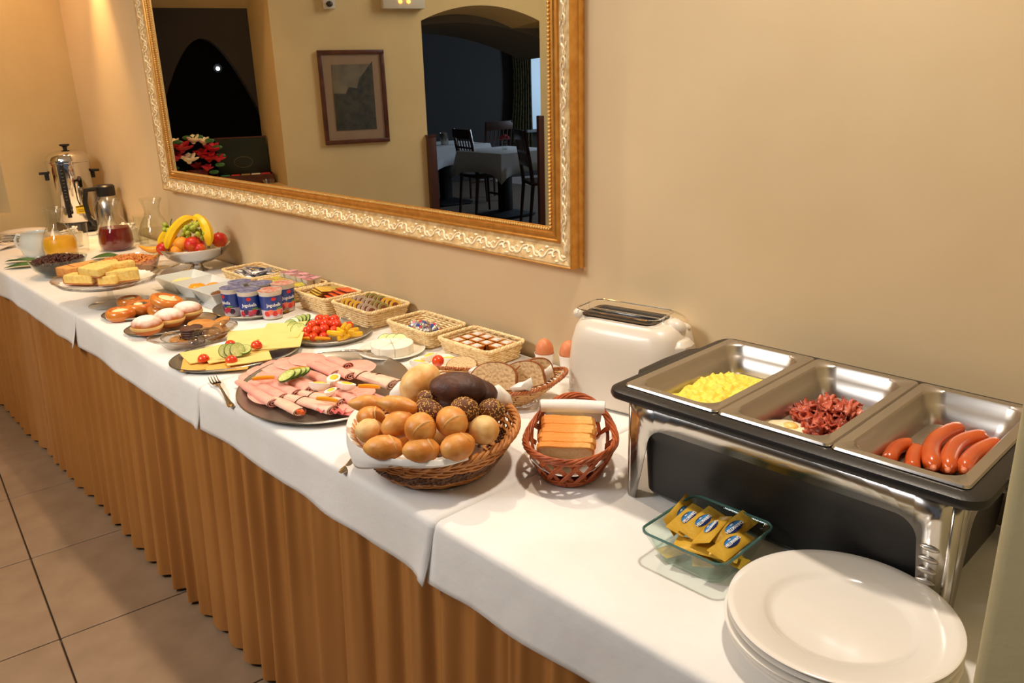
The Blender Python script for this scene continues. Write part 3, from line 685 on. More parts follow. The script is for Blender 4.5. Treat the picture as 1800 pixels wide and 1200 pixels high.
# stainless stand: front and back sheets with rounded cut outs, side sheets
def sheet(name, x0, x1, y, xcl, xcr, ztop, zcut, rcl, vertical=False, flip=1):
    n = 8; o = []
    # inner cut-out outline from bottom-left to bottom-right
    inn = [(xcl-0.018, T0+0.001)]
    for k in range(n+1): a = PI-PI/2*k/n; inn.append((xcl+0.004+rcl+rcl*math.cos(a), zcut-rcl+rcl*math.sin(a)))
    for k in range(n+1): a = PI/2-PI/2*k/n; inn.append((xcr-0.004-rcl+rcl*math.cos(a), zcut-rcl+rcl*math.sin(a)))
    inn.append((xcr+0.006, T0+0.001))
    out = [(x0, T0+0.001)]+[(x0-0.001+(0), ztop) if k < 1 else None for k in range(1)]
    m_ = len(inn); outp = []
    for i, (x, z) in enumerate(inn):
        if i == 0: outp.append((x0, T0+0.001))
        elif i == m_-1: outp.append((x1, T0+0.001))
        elif i <= n//2: outp.append((x0, z+(ztop-z)*(i/(n/2))**2))
        elif i >= m_-1-n//2: j = m_-1-i; outp.append((x1, z+(ztop-z)*(j/(n/2))**2))
        else: outp.append((x0+(x1-x0)*(i-n//2)/(m_-1-n), ztop))
    b = MB(); P = (lambda x, z: (x, y, z)) if not vertical else (lambda x, z: (y, x, z))
    b.loft([[P(*p) for p in outp], [P(*p) for p in inn]], False, False, closed=False)
    return b.build(name, steel, CH, smooth=30, solid=0.0016)
YF, YB, XL, XR = 0.004, 0.321, 0.006, 0.524
sheet('front_panel', XL+0.010, XR-0.010, YF, 0.045, 0.482, 0.934, 0.888, 0.032)
sheet('back_panel', XL+0.010, XR-0.010, YB, 0.045, 0.478, 0.930, 0.903, 0.035)
sheet('side_panel', YF+0.010, YB-0.010, XL, YF+0.045, YB-0.045, 0.930, 0.893, 0.030, True)
sheet('side_panel', YF+0.010, YB-0.010, XR, YF+0.045, YB-0.045, 0.930, 0.893, 0.030, True)
for (x, y, a0) in ((XL+0.010, YF+0.010, PI), (XR-0.010, YF+0.010, -PI/2), (XR-0.010, YB-0.010, 0), (XL+0.010, YB-0.010, PI/2)):
    b = MB(); rr = []
    for z in (T0+0.0015, 0.78, 0.85, 0.930): rr.append([(x+0.010*math.cos(a0+PI/2*k/5), y+0.010*math.sin(a0+PI/2*k/5), z) for k in range(6)])
    b.loft(rr, False, False, closed=False); b.build('leg_corner', steel, CH, solid=0.0016, smooth=60)
for x in (0.020, 0.497):                       # pressed vents of the front legs
    for k in range(4):
        b = MB(); b.blob((x-0.002, YF-0.0010, 0.855-0.0165*k), (0.013, 0.0028, 0.0046), 12, 6); 
        if x > 0.3: b.build('pressed_vent', brushed, CH)
# side handles
for sx, x in ((-1, XL), (1, XR)):
    b = MB(); b.tube([(x, cy-0.055, 0.915), (x+sx*0.030, cy-0.055, 0.915), (x+sx*0.038, cy-0.045, 0.915), (x+sx*0.038, cy+0.045, 0.915), (x+sx*0.030, cy+0.055, 0.915), (x, cy+0.055, 0.915)], 0.005, 8); b.build('side_handle', chrome, CH)
# three pans
def pan(label, i, mat):
    t = thing('food_pan', label, 'food pan', (0, -0.414, 0), 0.0103, None)
    x = 0.1767*i+0.0883; w, d = 0.1745, 0.323; zr = 0.9535
    prof = [(w-0.004, d-0.004, zr-0.0035, 0.006), (w, d, zr-0.002, 0.008), (w-0.003, d-0.003, zr+0.0008, 0.008), (w-0.030, d-0.030, zr+0.0003, 0.028), (w-0.036, d-0.036, zr-0.004, 0.027), (w-0.041, d-0.041, zr-0.018, 0.026), (w-0.047, d-0.047, zr-0.020, 0.025),
            (w-0.060, d-0.060, zr-0.042, 0.024), (w-0.064, d-0.064, zr-0.049, 0.022), (w-0.080, d-0.080, zr-0.0505, 0.018)]
    b = MB(); b.loft([rrect(a, c, r, 6, z, x, cy) for a, c, z, r in prof], False, True); b.build('pan', brushed, t, smooth=50, solid=0.0008)
    rnd = random.Random(i)
    for k in range(9):
        a = (rnd.random()-0.5)*(w-0.02); dd = rnd.choice((-1, 1))*(d/2-0.010); b = MB()
        b.blob((x+a, cy+dd, zr+0.001), (0.004*rnd.uniform(0.5,1.2), 0.003, 0.0012), 8, 4); b.build('water_drop', glass, t)
    return x, zr-0.0505
X1, ZB = pan('left food pan of the chafing dish with scrambled egg', 0, brushed)
X2, _ = pan('middle food pan of the chafing dish with bacon and fried eggs', 1, brushed)
X3, _ = pan('right food pan of the chafing dish with curved sausages', 2, brushed)
chM = Matrix.Translation((0, -0.414, 0)) @ Matrix.Rotation(0.0103, 4, 'Z')
def inch(o): o.matrix_world = chM @ o.matrix_world; return o
ZF = ZB+0.001
# scrambled egg heap
rnd = random.Random(11); b = MB(); nxx, nyy = 44, 84; W2, D2 = 0.053, 0.126
rows = []
for j in range(nyy+1):
    y = cy-D2+2*D2*j/nyy; r = []
    for i in range(nxx+1):
        x = X1-W2+2*W2*i/nxx; ex = 1-abs((x-X1)/W2)**6; ey = 1-abs((y-cy)/D2)**4
        h = 0.032*max(0, 1-max(0, (y-(cy-0.00))/0.110)**2)*max(0, min(1, ey))**0.5*max(0, ex)**0.4
        n1 = noise.cell(Vector((x*120, y*120, 0))); vv = noise.voronoi(Vector((x*75, y*75, 0)))[0][0]
        hh = h*(0.75)+(0.009*(1-vv*1.5)+0.004*nz((x*160, y*160, 2)))*min(1, h/0.01)
        r.append((x, y, ZF+max(0, hh)))
    rows.append(r)
b.loft(rows, False, False, closed=False); o = inch(b.build('scrambled_egg', scr, smooth=50)); o['kind'] = 'stuff'; tag(o, 'yellow heap of scrambled egg in the left pan', 'scrambled egg')
# bacon pieces
bm_ = []
for k in range(4):
    b = MB(); rows = []; rr = random.Random(50+k)
    for i in range(7):
        u = i/6-0.5; wv = 0.005*math.sin(u*11+k*2)
        rows.append([(u*0.034, (v/4-0.5)*0.019*(1+0.3*math.sin(i*2+k)), wv+0.0035*math.sin(v*1.7+i+k)) for v in range(5)])
    b.loft(rows, False, False, closed=False); bm_.append(b.build('bacon_piece', [bacon1, bacon2, bacon1, M('bacon_pink', (214,120,92), 0.35, c2=(176,60,36), nscale=60, coat=0.3)][k], solid=0.0022, smooth=60))
first = [True]*4
for k in range(84):
    q = k % 4; a = rnd.random()*2*PI; r = 0.050*math.sqrt(rnd.random()); x = X2+0.006+r*math.cos(a)*0.95; y = cy+0.020+r*math.sin(a)*1.35; x = min(max(x, X2-0.040), X2+0.040)
    lay = max(0, 1-(r/0.050)**2); z = ZF+0.006+0.034*lay*(k/84)
    rot = (rnd.uniform(-0.45, 0.45), rnd.uniform(-0.45, 0.45), rnd.random()*6.28)
    if first[q]: o = bm_[q]; first[q] = False
    else: o = dup(bm_[q])
    put(o, (x, y, z), rot, rnd.uniform(0.75, 1.15)); o.matrix_world = chM @ (Matrix.Translation((x, y, z)) @ Euler(rot).to_matrix().to_4x4() @ Matrix.Diagonal((*([rnd.uniform(0.75, 1.1)]*3), 1)))
    tag(o, 'crisp reddish bacon piece in the heap in the middle pan', 'bacon', 'bacon pieces in the middle pan')
# fried eggs
for k, (x, y, rz, lab) in enumerate([(X2-0.026, cy-0.052, 0.2, 'fried egg with cooked yolk beside the bacon, nearer the scrambled egg'), (X2+0.026, cy-0.088, 0.8, 'second fried egg by the front edge of the middle pan')]):
    t = thing('fried_egg', lab, 'fried egg', chM @ Vector((x, y, ZF+0.0005)), rz, 'fried eggs in the middle pan')
    b = MB(); b.blob((0,0,0.005), (0.034 if k == 0 else 0.024,0.028 if k == 0 else 0.024,0.007), 24, 8, fn=lambda p: Vector((p.x*(1+0.10*nz((p.x*50, p.y*50, k))), p.y*(1+0.14*nz((p.y*45, p.x*40, 3))), max(p.z, -0.0045)+0.0015*nz(p*90))))
    b.build('white', M('fried_white', (252,240,200), 0.35, coat=0.3), t)
    b = MB(); b.blob((0.004,-0.002,0.0105), (0.012,0.011,0.0048), 16, 8); b.build('yolk', M('fried_yolk', (248,214,130), 0.3, c2=(240,190,90), nscale=60, coat=0.4), t)
# sausages
def sausage(lab, P0, P1, P2, r, curl=True):
    pts = []; rad = []; n = 18
    for i in range(n+1):
        u = i/n; p = (1-u)**2*Vector(P0)+2*u*(1-u)*Vector(P1)+u*u*Vector(P2); pts.append(p)
        e = min(u, 1-u)*2; rad.append(r*math.sqrt(max(0.0, 1-(max(0, 0.16-e*1.0)/0.16)**2))+0.0008)
    t = thing('sausage', lab, 'sausage', chM @ Vector(P1), 0.0103, 'sausages in the right pan'); b = MB()
    o0 = Vector(P1); b.tube([p-o0 for p in pts], rad, 14); b.build('casing', saus, t, smooth=80)
    for e, q in ((0, 1), (n, -1)):
        d = (pts[e]-pts[e+q*1]).normalized(); b = MB(); b.tube([pts[e]-o0-d*0.002, pts[e]-o0+d*0.0025, pts[e]-o0+d*0.004], [0.0042, 0.003, 0.0016], 8); b.build('knotted_end', sausend, t)
zs = ZF+0.0125
CI = chM.inverted()
def cpt(p): return CI @ Vector(p)
sausage('short curved sausage at the left of the right pan', cpt((0.401, -0.3216, 0.914)), cpt((0.3797, -0.2548, 0.914)), cpt((0.403, -0.2437, 0.914)), 0.0100)
sausage('short straight sausage second from the left in the right pan', cpt((0.4342, -0.3236, 0.914)), cpt((0.4151, -0.2787, 0.914)), cpt((0.4141, -0.2516, 0.914)), 0.0098)
sausage('longest curved sausage in the centre of the right pan', cpt((0.4547, -0.3057, 0.918)), cpt((0.4021, -0.2126, 0.916)), cpt((0.4348, -0.1372, 0.916)), 0.0118)
sausage('curved sausage second from the right in the right pan', cpt((0.4696, -0.2955, 0.916)), cpt((0.4311, -0.191, 0.916)), cpt((0.4708, -0.1456, 0.915)), 0.0118)
sausage('curved sausage at the right side of the right pan', cpt((0.4861, -0.2853, 0.918)), cpt((0.4688, -0.2057, 0.915)), cpt((0.4909, -0.1564, 0.915)), 0.0108)

# ================================================================== stack of plates
PC = (0.444, -0.534)
pr_ = [(0, 0.004), (0.078, 0.004), (0.080, 0.0), (0.084, 0.004), (0.092, 0.010), (0.128, 0.0165), (0.1355, 0.0185), (0.137, 0.0200), (0.1355, 0.0212), (0.127, 0.0195), (0.0955, 0.0142), (0.090, 0.0118), (0.084, 0.0082), (0.078, 0.0076), (0, 0.0076)]
p0 = None
plab = ['lowest white dinner plate of the near stack', 'second lowest white dinner plate of the near stack', 'middle white dinner plate of the near stack', 'second highest white dinner plate of the near stack', 'topmost white dinner plate of the near stack']
for k in range(5):
    if p0 is None: b = MB(); b.lathe(pr_, 96); p0 = b.build('dinner_plate', china, smooth=50); o = p0
    else: o = dup(p0)
    put(o, (PC[0]+0.002*math.sin(k*2.3), PC[1]+0.002*math.cos(k*1.7), T0+0.0005+0.0078*k), (0, 0, k)); tag(o, plab[k], 'plate', 'dinner plates in the near stack')

# ================================================================== glass dish of mustard sachets
GC = (0.2155, -0.4800)
t = thing('glass_dish', 'square clear glass dish holding the mustard sachets', 'glass dish', (*GC, T0), 0.02)
sq = [(0.092, 0.096, 0.0, 0.018), (0.104, 0.108, 0.002, 0.02), (0.110, 0.114, 0.008, 0.02), (0.138, 0.146, 0.046, 0.018), (0.144, 0.150, 0.049, 0.018), (0.143, 0.149, 0.0515, 0.018), (0.135, 0.141, 0.0505, 0.016), (0.106, 0.110, 0.010, 0.016), (0.098, 0.102, 0.005, 0.016)]
b = MB(); b.loft([rrect(a, c, r, 6, z) for a, c, z, r in sq]); b.build('dish', glass2, t, smooth=40)
b = MB(); ring = rrect(0.141, 0.1475, 0.018, 8, 0.0508); b.tube(ring, 0.0021, 6, closed=True); b.build('rim', M('rim_green', (70,110,104), 0.12, coat=0.6), t)
def sachet(lab, loc, rz, rx=0.0, ry=0.0, brand=True, L=0.094, Wd=0.030):
    t = thing('mustard_sachet', lab, 'sachet', loc, rz, 'mustard sachets in the glass dish'); t.rotation_euler = (rx, ry, rz)
    b = MB(); rows = []
    for i in range(15):
        u = i/14-0.5; fat = 0.0034*max(0, 1-(abs(u)/0.44)**4); r = []
        for j in range(13):
            a = 2*PI*j/12; v = math.cos(a); r.append((u*L, v*Wd/2, fat*math.sin(a)*(1+0.25*nz((u*9, v*3, loc[0]*50)))+0.0004*math.sin(a)+0.0003*math.sin(u*7+loc[1]*90)))
        rows.append(r[:-1])
    b.loft(rows); b.build('packet', sach, t, smooth=60)
    if brand:
        z = 0.0040; b = MB(); n = 20; b.prism([(0.021*math.cos(2*PI*k/n)*(1 if abs(math.cos(2*PI*k/n)) < 0.8 else 0.98), 0.0078*math.sin(2*PI*k/n)) for k in range(n)], z+0.0002, z+0.0006); lb = b.build('label_oval', blue2, t)
        b = MB(); n = 20; b.prism([(0.019*math.cos(2*PI*k/n), 0.0030+0.0030*math.sin(2*PI*k/n)) for k in range(n)], z+0.0006, z+0.0008); b.build('label_highlight', M('label_sky', (60,130,190), 0.35), lb)
        text(lb, "HELLMANN'S", 0.0072, inkw, Matrix.Translation((0, -0.0012, z+0.0009)), bold=0.0001)
        text(lb, "REAL", 0.0030, inkw, Matrix.Translation((0, 0.0046, z+0.0010)))
    return t
for k in range(5):                             # packets lying flat at the bottom
    sachet('mustard sachet lying flat under the others in the glass dish', (GC[0]-0.030+0.015*k, GC[1]+0.012*((k % 2)*2-1), T0+0.0105+0.0035*k), 1.2+0.5*k, 0, 0, False, 0.084, 0.030)
sl = [('yellow mustard sachet rolled against the left edge of the glass dish', (0.1555,-0.462,0.7925), 1.80, 0.9, 0.0, True),
      ('second mustard sachet from the left with its blue label upright', (0.1770,-0.474,0.7970), 1.74, 0.25, 0.05, True),
      ('third mustard sachet from the left in the glass dish', (0.1985,-0.468,0.7975), 1.66, 0.28, 0.02, True),
      ('crumpled mustard sachet in the centre of the glass dish', (0.2205,-0.476,0.7985), 1.78, -0.35, 0.04, True),
      ('mustard sachet leaning towards the back right of the glass dish', (0.2400,-0.450,0.7960), 1.55, 0.35, -0.05, True),
      ('rightmost mustard sachet with a clear blue label', (0.2585,-0.484,0.7940), 1.66, 0.22, 0.08, True),
      ('mustard sachet lying across the front of the glass dish', (0.2350,-0.510,0.7870), 0.30, 0.1, 0.0, False)]
for lab, loc, rz, rx, ry, br in sl: sachet(lab, loc, rz, rx, ry, br)

# ================================================================== toaster
TT = thing('toaster', 'white two-slot toaster with warming rack beside the chafing dish', 'toaster', (-0.250, -0.072, T0), R(9))
def tbody(w, d, z, r, cx=0): return rrect(w-0.012, d, r, 8, z, cx, 0)
b = MB(); b.loft([tbody(0.262,0.150,0.004,0.035), tbody(0.272,0.160,0.010,0.040), tbody(0.274,0.164,0.030,0.042), tbody(0.274,0.162,0.090,0.044), tbody(0.268,0.152,0.140,0.046), tbody(0.258,0.138,0.170,0.048), tbody(0.242,0.118,0.186,0.046), tbody(0.222,0.100,0.194,0.042), tbody(0.20,0.084,0.1965,0.038)])
b.build('body', whitep, TT, smooth=60)
b = MB(); b.loft([tbody(0.240,0.130,0.0,0.03), tbody(0.244,0.134,0.005,0.03)]); b.build('base', M('grey_plastic', (150,146,138), 0.5), TT)
b = MB(); b.loft([tbody(0.190,0.092,0.1955,0.018,-0.018), tbody(0.190,0.092,0.1985,0.018,-0.018)]); b.build('slot_surround', M('dark_chrome', (70,64,58), 0.18, 0.9), TT)
for y in (-0.020, 0.020):
    b = MB(); b.loft([rrect(0.150,0.024,0.004,3,z,-0.018,y) for z in (0.1986,0.1990)]); b.build('bread_slot', blackm, TT)
b = MB(); b.box((-0.018,0,0.2005), (0.165,0.006,0.004)); b.build('slot_divider', chrome, TT, bevel=0.001)
ring = rrect(0.196,0.100,0.02,6,0.209,-0.020,0.0)
b = MB(); b.tube(ring, 0.0016, 6, closed=True)
for (x, y) in ((-0.115,0.0),(0.075,0.0)): b.tube([(x,y-0.0,0.209),(x*0.92,y,0.194)], 0.0016, 6)
b.build('warming_rack', chrome, TT)
b = MB(); b.blob((0.098,0.0,0.187), (0.026,0.020,0.020), 16, 8); b.build('rack_lever_mount', whitep, TT)
b = MB(); b.blob((0.103,0.030,0.182), (0.018,0.012,0.010), 14, 8); b.build('rack_knob', whitep, TT)
b = MB(); b.loft([[(0.122,-0.046,z),(0.1405,-0.034,z),(0.1435,-0.012,z),(0.1405,0.010,z),(0.128,0.016,z)] if k else [(0.120,-0.034,z),(0.132,-0.026,z),(0.135,-0.012,z),(0.132,0.004,z),(0.120,0.010,z)] for k, z in ((1,0.112),(1,0.135),(1,0.158),(0,0.170))]); b.build('push_lever', whitep, TT, bevel=0.003)
b = MB(); b.box((0.1372,-0.014,0.072), (0.003,0.003,0.085)); b.build('lever_slot', blackm, TT)
b = MB(); b.blob((-0.125,-0.020,0.190), (0.014,0.012,0.012), 12, 6); b.build('rack_hinge', whitep, TT)
b = MB(); b.tube([(0.007*math.cos(k*PI/8)-0.118+0.012, -0.0813, 0.030+0.0035*math.sin(k*PI/8)) for k in range(16)], 0.0005, 4, closed=True)
b.build('oval_logo', M('logo_grey', (170,166,158), 0.5), TT)
b = MB(); b.tube([(-0.120,0.045,0.04),(-0.155,0.060,0.012),(-0.175,0.061,0.0045),(-0.20,0.060,0.0040)], 0.0032, 6); b.build('power_cord', whitep, TT)

# ================================================================== eggs in cups
for k, (x, y, lab) in enumerate([(-0.548,-0.062,'brown boiled egg in the left white egg cup'), (-0.523,0.0-0.012,'brown boiled egg in the right white egg cup by the toaster')]):
    x, y = [(-0.522,-0.068), (-0.468,-0.040)][k]
    side = ['left', 'right'][k]
    b = MB(); b.lathe([(0,0.001),(0.019,0.001),(0.020,0.004),(0.0215,0.03),(0.0245,0.052),(0.0235,0.052),(0.020,0.035),(0,0.03)], 28); o = b.build('egg_cup', china); put(o, (x,y,T0)); tag(o, 'plain white egg cup, '+side+' one of two beside the toaster', 'egg cup', 'egg cups by the toaster')
    b = MB(); b.blob((0,0,0), (0.0222,0.0222,0.029), 24, 16, fn=lambda p: Vector((p.x*(1-0.10*p.z/0.029), p.y*(1-0.10*p.z/0.029), p.z))); o = b.build('boiled_egg', eggsh); put(o, (x,y,T0+0.0592)); tag(o, lab, 'egg', 'boiled eggs by the toaster')

# ================================================================== baskets
def weave(b, fn, rows, npts, nst, amp, r, n=5, z_wob=0.0, seed=0, off=0):
    """fn(u in 0..1 around, v in 0..1 up, out) -> point"""
    for k in range(rows):
        v = (k+0.5)/rows; pts = []
        for i in range(npts):
            u = i/npts; s = math.sin(u*nst*PI+(k+off)*PI)
            pts.append(fn(u, v+z_wob*nz((u*9, k, seed))/rows, amp*s))
        b.tube(pts, r, n, closed=True)
def braid(b, fn, v, npts, turns, amp, r, n=5, strands=2):
    for q in range(strands):
        pts = []
        for i in range(npts):
            u = i/npts; a = u*turns*2*PI+q*2*PI/strands; p = Vector(fn(u, v, amp*math.cos(a))); pts.append((p.x, p.y, p.z+amp*math.sin(a)))
        b.tube(pts, r, n, closed=True)
def rr_path(w, d, r):
    """perimeter sampler of a rounded rectangle"""
    pts = [Vector((p[0], p[1], 0)) for p in rrect(w, d, r, 5)]
    L = [0]
    for i in range(len(pts)): L.append(L[-1]+(pts[(i+1) % len(pts)]-pts[i]).length)
    def f(u):
        s = (u % 1)*L[-1]
        for i in range(len(pts)):
            if s <= L[i+1]+1e-9:
                q = (s-L[i])/max(1e-9, L[i+1]-L[i]); return pts[i].lerp(pts[(i+1) % len(pts)], q)
        return pts[0]
    return f
def rect_basket(lab, cx, cy, w, d, h, rz=0.0, mat=None):
    t = thing('rectangular_basket', lab, 'basket', (cx, cy, T0+0.0002), rz, 'pale rectangular baskets along the wall')
    f1 = rr_path(1, d/w, 0.08)
    def fn(u, v, out):
        p = f1(u); k = 0.86+0.14*v; nrm = p.normalized()
        return (p.x*w*k+nrm.x*out, p.y*w*k+nrm.y*out, 0.004+(h-0.008)*v)
    b = MB(); weave(b, fn, 7, 110, 46, 0.0016, 0.0033, 4, 0.25, int(cx*10)); b.build('woven_wall', mat or wicker3, t, smooth=60, kind='stuff')
    b = MB(); braid(b, fn, 1.0, 150, 34, 0.0030, 0.0032, 5, 3); b.build('braided_rim', mat or wicker3, t, smooth=60, kind='stuff')
    b = MB()
    for k in range(23): u = (k+0.5)/23; b.tube([fn(u, 0, 0), fn(u, 1, 0)], 0.0016, 4)
    b.build('stakes', wicker4, t, kind='stuff')
    b = MB(); b.loft([rrect(w*0.86, d*0.86, 0.012, 3, z) for z in (0.0008, 0.005)]); b.build('base', wicker4, t)
    return t
BK = [('pale rectangular basket of silver sachets farthest along the wall', -1.970, -0.100, 0.235, 0.152, 0.050),
      ('pale rectangular basket of colourful spread portions behind the yogurts', -1.700, -0.098, 0.225, 0.150, 0.052),
      ('pale rectangular basket of flat yellow and red tea sachets', -1.452, -0.106, 0.175, 0.138, 0.060),
      ('pale rectangular basket of round spread pots standing on edge', -1.233, -0.094, 0.205, 0.150, 0.060),
      ('pale rectangular basket of foil wrapped butter portions', -0.958, -0.096, 0.198, 0.132, 0.052),
      ('pale rectangular basket of square amber jam pots nearest the toaster', -0.727, -0.095, 0.195, 0.132, 0.052)]
for a in BK: rect_basket(*a, rz=R(random.uniform(-2, 2)))
rnd = random.Random(21)
# A: silver sachets
base = None; dk = M('sachet_dark', (70,70,84), 0.4); sv = M('sachet_silver', (200,200,202), 0.35, 0.6, c2=(150,152,164), nscale=60)
for k in range(34):
    if base is None:
        b = MB(); rows = []
        for i in range(7):
            u = i/6-0.5; rows.append([(u*0.072, 0.009*math.cos(j*PI/4), (0.0032*max(0, 1-(abs(u)*2.15)**4)+0.0003)*math.sin(j*PI/4)) for j in range(8)])
        b.loft(rows); base = b.build('sugar_sachet', sv); b = MB(); b.box((0,0,0.0032), (0.016,0.011,0.0008)); b.build('print_patch', dk, base); o = base
    else: o = dup(base)
    x, y = rnd.uniform(-0.062, 0.062), rnd.uniform(-0.034, 0.034); lay = 1-max(abs(x)/0.085, abs(y)/0.05)
    put(o, (-1.965+x, -0.100+y, T0+0.020+0.042*lay*rnd.uniform(0.6, 1)), (rnd.uniform(-0.5, 0.5), rnd.uniform(-0.45, 0.45), rnd.uniform(-0.6, 0.8)+0.6)); tag(o, 'small silver sachet in the heap in the farthest basket', 'sachet', 'silver sachets in the farthest basket')
# B: small spread tubs, two colour families
def tub(name, w, d, h, mat, lid):
    b = MB(); b.loft([rrect(w*0.8, d*0.8, 0.003, 3, 0), rrect(w*0.92, d*0.92, 0.004, 3, h-0.001), rrect(w, d, 0.004, 3, h-0.001), rrect(w, d, 0.004, 3, h)]); o = b.build(name, mat)
    b = MB(); b.loft([rrect(w*0.97, d*0.97, 0.004, 3, z) for z in (h, h+0.0008)]); b.build('lid', lid, o); return o
fam = [(M('lid_pink', (206,130,150), 0.35, c2=(236,190,200), nscale=130), 'pink lidded spread portion at the back of the second basket', 'pink lidded portions'),
       (M('lid_plum', (130,66,84), 0.35, c2=(210,150,160), nscale=130), 'plum lidded spread portion at the back of the second basket', 'plum lidded portions'),
       (M('lid_lime', (150,160,60), 0.35, c2=(230,200,60), nscale=110), 'lime and yellow lidded spread portion at the front of the second basket', 'lime lidded portions'),
       (M('lid_teal', (86,110,96), 0.35, c2=(236,180,60), nscale=110), 'dull green lidded spread portion at the front of the second basket', 'green lidded portions')]
srcs = [tub('spread_portion', 0.036, 0.030, 0.018, whitep, f[0]) for f in fam]; used = [False]*4
for r in range(4):
    for c in range(5):
        q = (0 if (c+r) % 2 else 1) if r > 1 else (2 if (c+r) % 2 else 3)
        o = srcs[q] if not used[q] else dup(srcs[q]); used[q] = True
        put(o, (-1.700-0.078+0.039*c, -0.098-0.046+0.031*r, T0+(0.034 if r < 2 else 0.048)+0.002*rnd.random()), (rnd.uniform(-0.08, 0.08), rnd.uniform(-0.1, 0.1), rnd.uniform(-0.1, 0.1))); tag(o, fam[q][1], 'spread portion', fam[q][2])
# C: flat sachets, in two leaning files
fa = [('yellow', M('tea_yellow', (226,190,84), 0.5, c2=(206,166,60), nscale=60)), ('olive', M('tea_olive', (180,160,84), 0.5)), ('red', M('tea_red', (206,70,34), 0.45, c2=(226,110,50), nscale=70))]
for q in range(3):
    src = None
    for k in range(5 if q != 1 else 4):
        if src is None: b = MB(); b.box((0,0,0), (0.060,0.050,0.0045)); src = b.build('tea_sachet', fa[q][1], bevel=0.001); bb = MB(); bb.box((0,0,-0.00026), (0.061,0.051,0.0022)); bb.build('sachet_edge', M('tea_edge', (90,44,26), 0.6), src); o = src
        else: o = dup(src)
        bx = {0: (-1.490, -0.128), 1: (-1.490, -0.086), 2: (-1.418, -0.120)}[q]
        put(o, (bx[0]+(0.004*k if q < 2 else 0.002*k), bx[1]+(0.006*k if q < 2 else 0.015*k), T0+0.036+0.0058*k), (R(-8), R(4), R(rnd.uniform(-8, 8)))); tag(o, 'flat %s tea sachet in the third basket from the far end' % fa[q][0], 'tea sachet', fa[q][0]+' tea sachets in the third basket')
# D: round pots standing on edge in three files
dm = [M('pot_gold', (236,186,60), 0.3, 0.3), M('pot_silver', (196,180,160), 0.3, 0.5), M('pot_olive', (150,140,70), 0.35, 0.3)]; src = [None]*3
for r in range(3):
    for c in range(7):
        q = (r+(c > 3)*1) % 3
        if src[q] is None:
            b = MB(); b.lathe([(0,0),(0.015,0),(0.0175,0.010),(0.0185,0.011),(0.0185,0.013),(0,0.013)], 20); o = src[q] = b.build('round_spread_pot', whitep if q else M('pot_body', (220,200,160), 0.4))
            b = MB(); b.lathe([(0,0.0131),(0.0178,0.0131),(0.0178,0.0140),(0,0.0140)], 20); l = b.build('lid', dm[q], o)
            b = MB(); b.lathe([(0,0.0141),(0.011,0.0141),(0.011,0.0144),(0,0.0144)], 16); b.build('lid_print', M('pot_print', (120,60,30), 0.5), l)
        else: o = dup(src[q])
        put(o, (-1.233-0.070+0.0225*c, -0.094-0.044+0.042*r, T0+0.046+0.002*(c % 2)), (0, R(62), R(-8))); tag(o, ['gold', 'silver', 'olive'][q]+' lidded round pot standing on edge in the fourth basket', 'spread pot', ['gold', 'silver', 'olive'][q]+' lidded round pots')
# E: foil packets
src = None
for k in range(14):
    if src is None:
        b = MB(); b.blob((0,0,0), (0.020,0.014,0.0075), 12, 8, fn=lambda p: Vector((max(-0.017, min(0.017, p.x*1.15)), max(-0.012, min(0.012, p.y*1.15)), p.z))*(1+0.12*nz(p*150))); src = b.build('foil_butter_portion', foil, smooth=25)
        b = MB(); b.box((0.003,0,0.0071), (0.014,0.009,0.0014)); b.build('blue_print', blue, src); b = MB(); b.box((-0.007,0.002,0.0071), (0.006,0.008,0.0013)); b.build('red_print', inkr, src); o = src
    else: o = dup(src)
    a = k*2.4; r = 0.050*math.sqrt((k+0.5)/14)
    put(o, (-0.965+r*1.25*math.cos(a), -0.098+r*0.75*math.sin(a), T0+0.016+0.024*(1-k/14)), (rnd.uniform(-0.6, 0.6), rnd.uniform(-0.6, 0.6), rnd.random()*6)); tag(o, 'crumpled silver foil butter portion in the fifth basket', 'butter portion', 'foil butter portions in the fifth basket')
# F: square jam pots 4 x 3 in two layers
src = None
for lay in range(2):
    for r in range(3):
        for c in range(4):
            if src is None: src = tub('jam_pot', 0.034, 0.030, 0.017, amber, M('jam_lid', (190,120,50), 0.3)); b = MB(); b.loft([rrect(0.024,0.020,0.003,3,z) for z in (0.0178,0.0184)]); b.build('label', labelw, src); o = src
            else:
                if lay == 1 and (r, c) in ((0, 3),): continue
                o = dup(src)
            put(o, (-0.727-0.056+0.0375*c+(0.004 if lay else 0), -0.095-0.034+0.034*r, T0+0.007+0.0205*lay), (0, 0, R(rnd.uniform(-6, 6)))); tag(o, 'square amber jam pot with a pale label in the nearest rectangular basket', 'jam pot', 'square jam pots in the nearest basket')

# ================================================================== big bread basket
BC = Vector((-0.320, -0.566, T0)); RB = 0.152
t = thing('wicker_basket', 'big round brown wicker basket heaped with bread rolls', 'basket', BC, 0)
def bfn(u, v, out):
    a = u*2*PI; v = max(0, v); r = 0.098+(RB-0.098)*min(1, v)**0.75+out; sl = 0.010*math.sin(a-R(46))*v*1.0
    return (r*math.cos(a), r*math.sin(a), 0.006+0.078*v+sl)
b = MB()
for k in range(4): weave(b, lambda u, v, o, k=k: bfn(u, 0.02+0.0+0.24*(k+v*0.5+0.25)/4, o), 1, 150, 27, 0.0032, 0.0030, 5, 0.0, k, k)
b.build('lower_weave', wicker1, t, smooth=60, kind='stuff')
b = MB()
for k in range(4): braid(b, bfn, 0.30+0.075*k, 190, 44, 0.0030, 0.0030, 5)
b.build('dark_braided_band', wicker1d, t, smooth=60, kind='stuff')
b = MB()
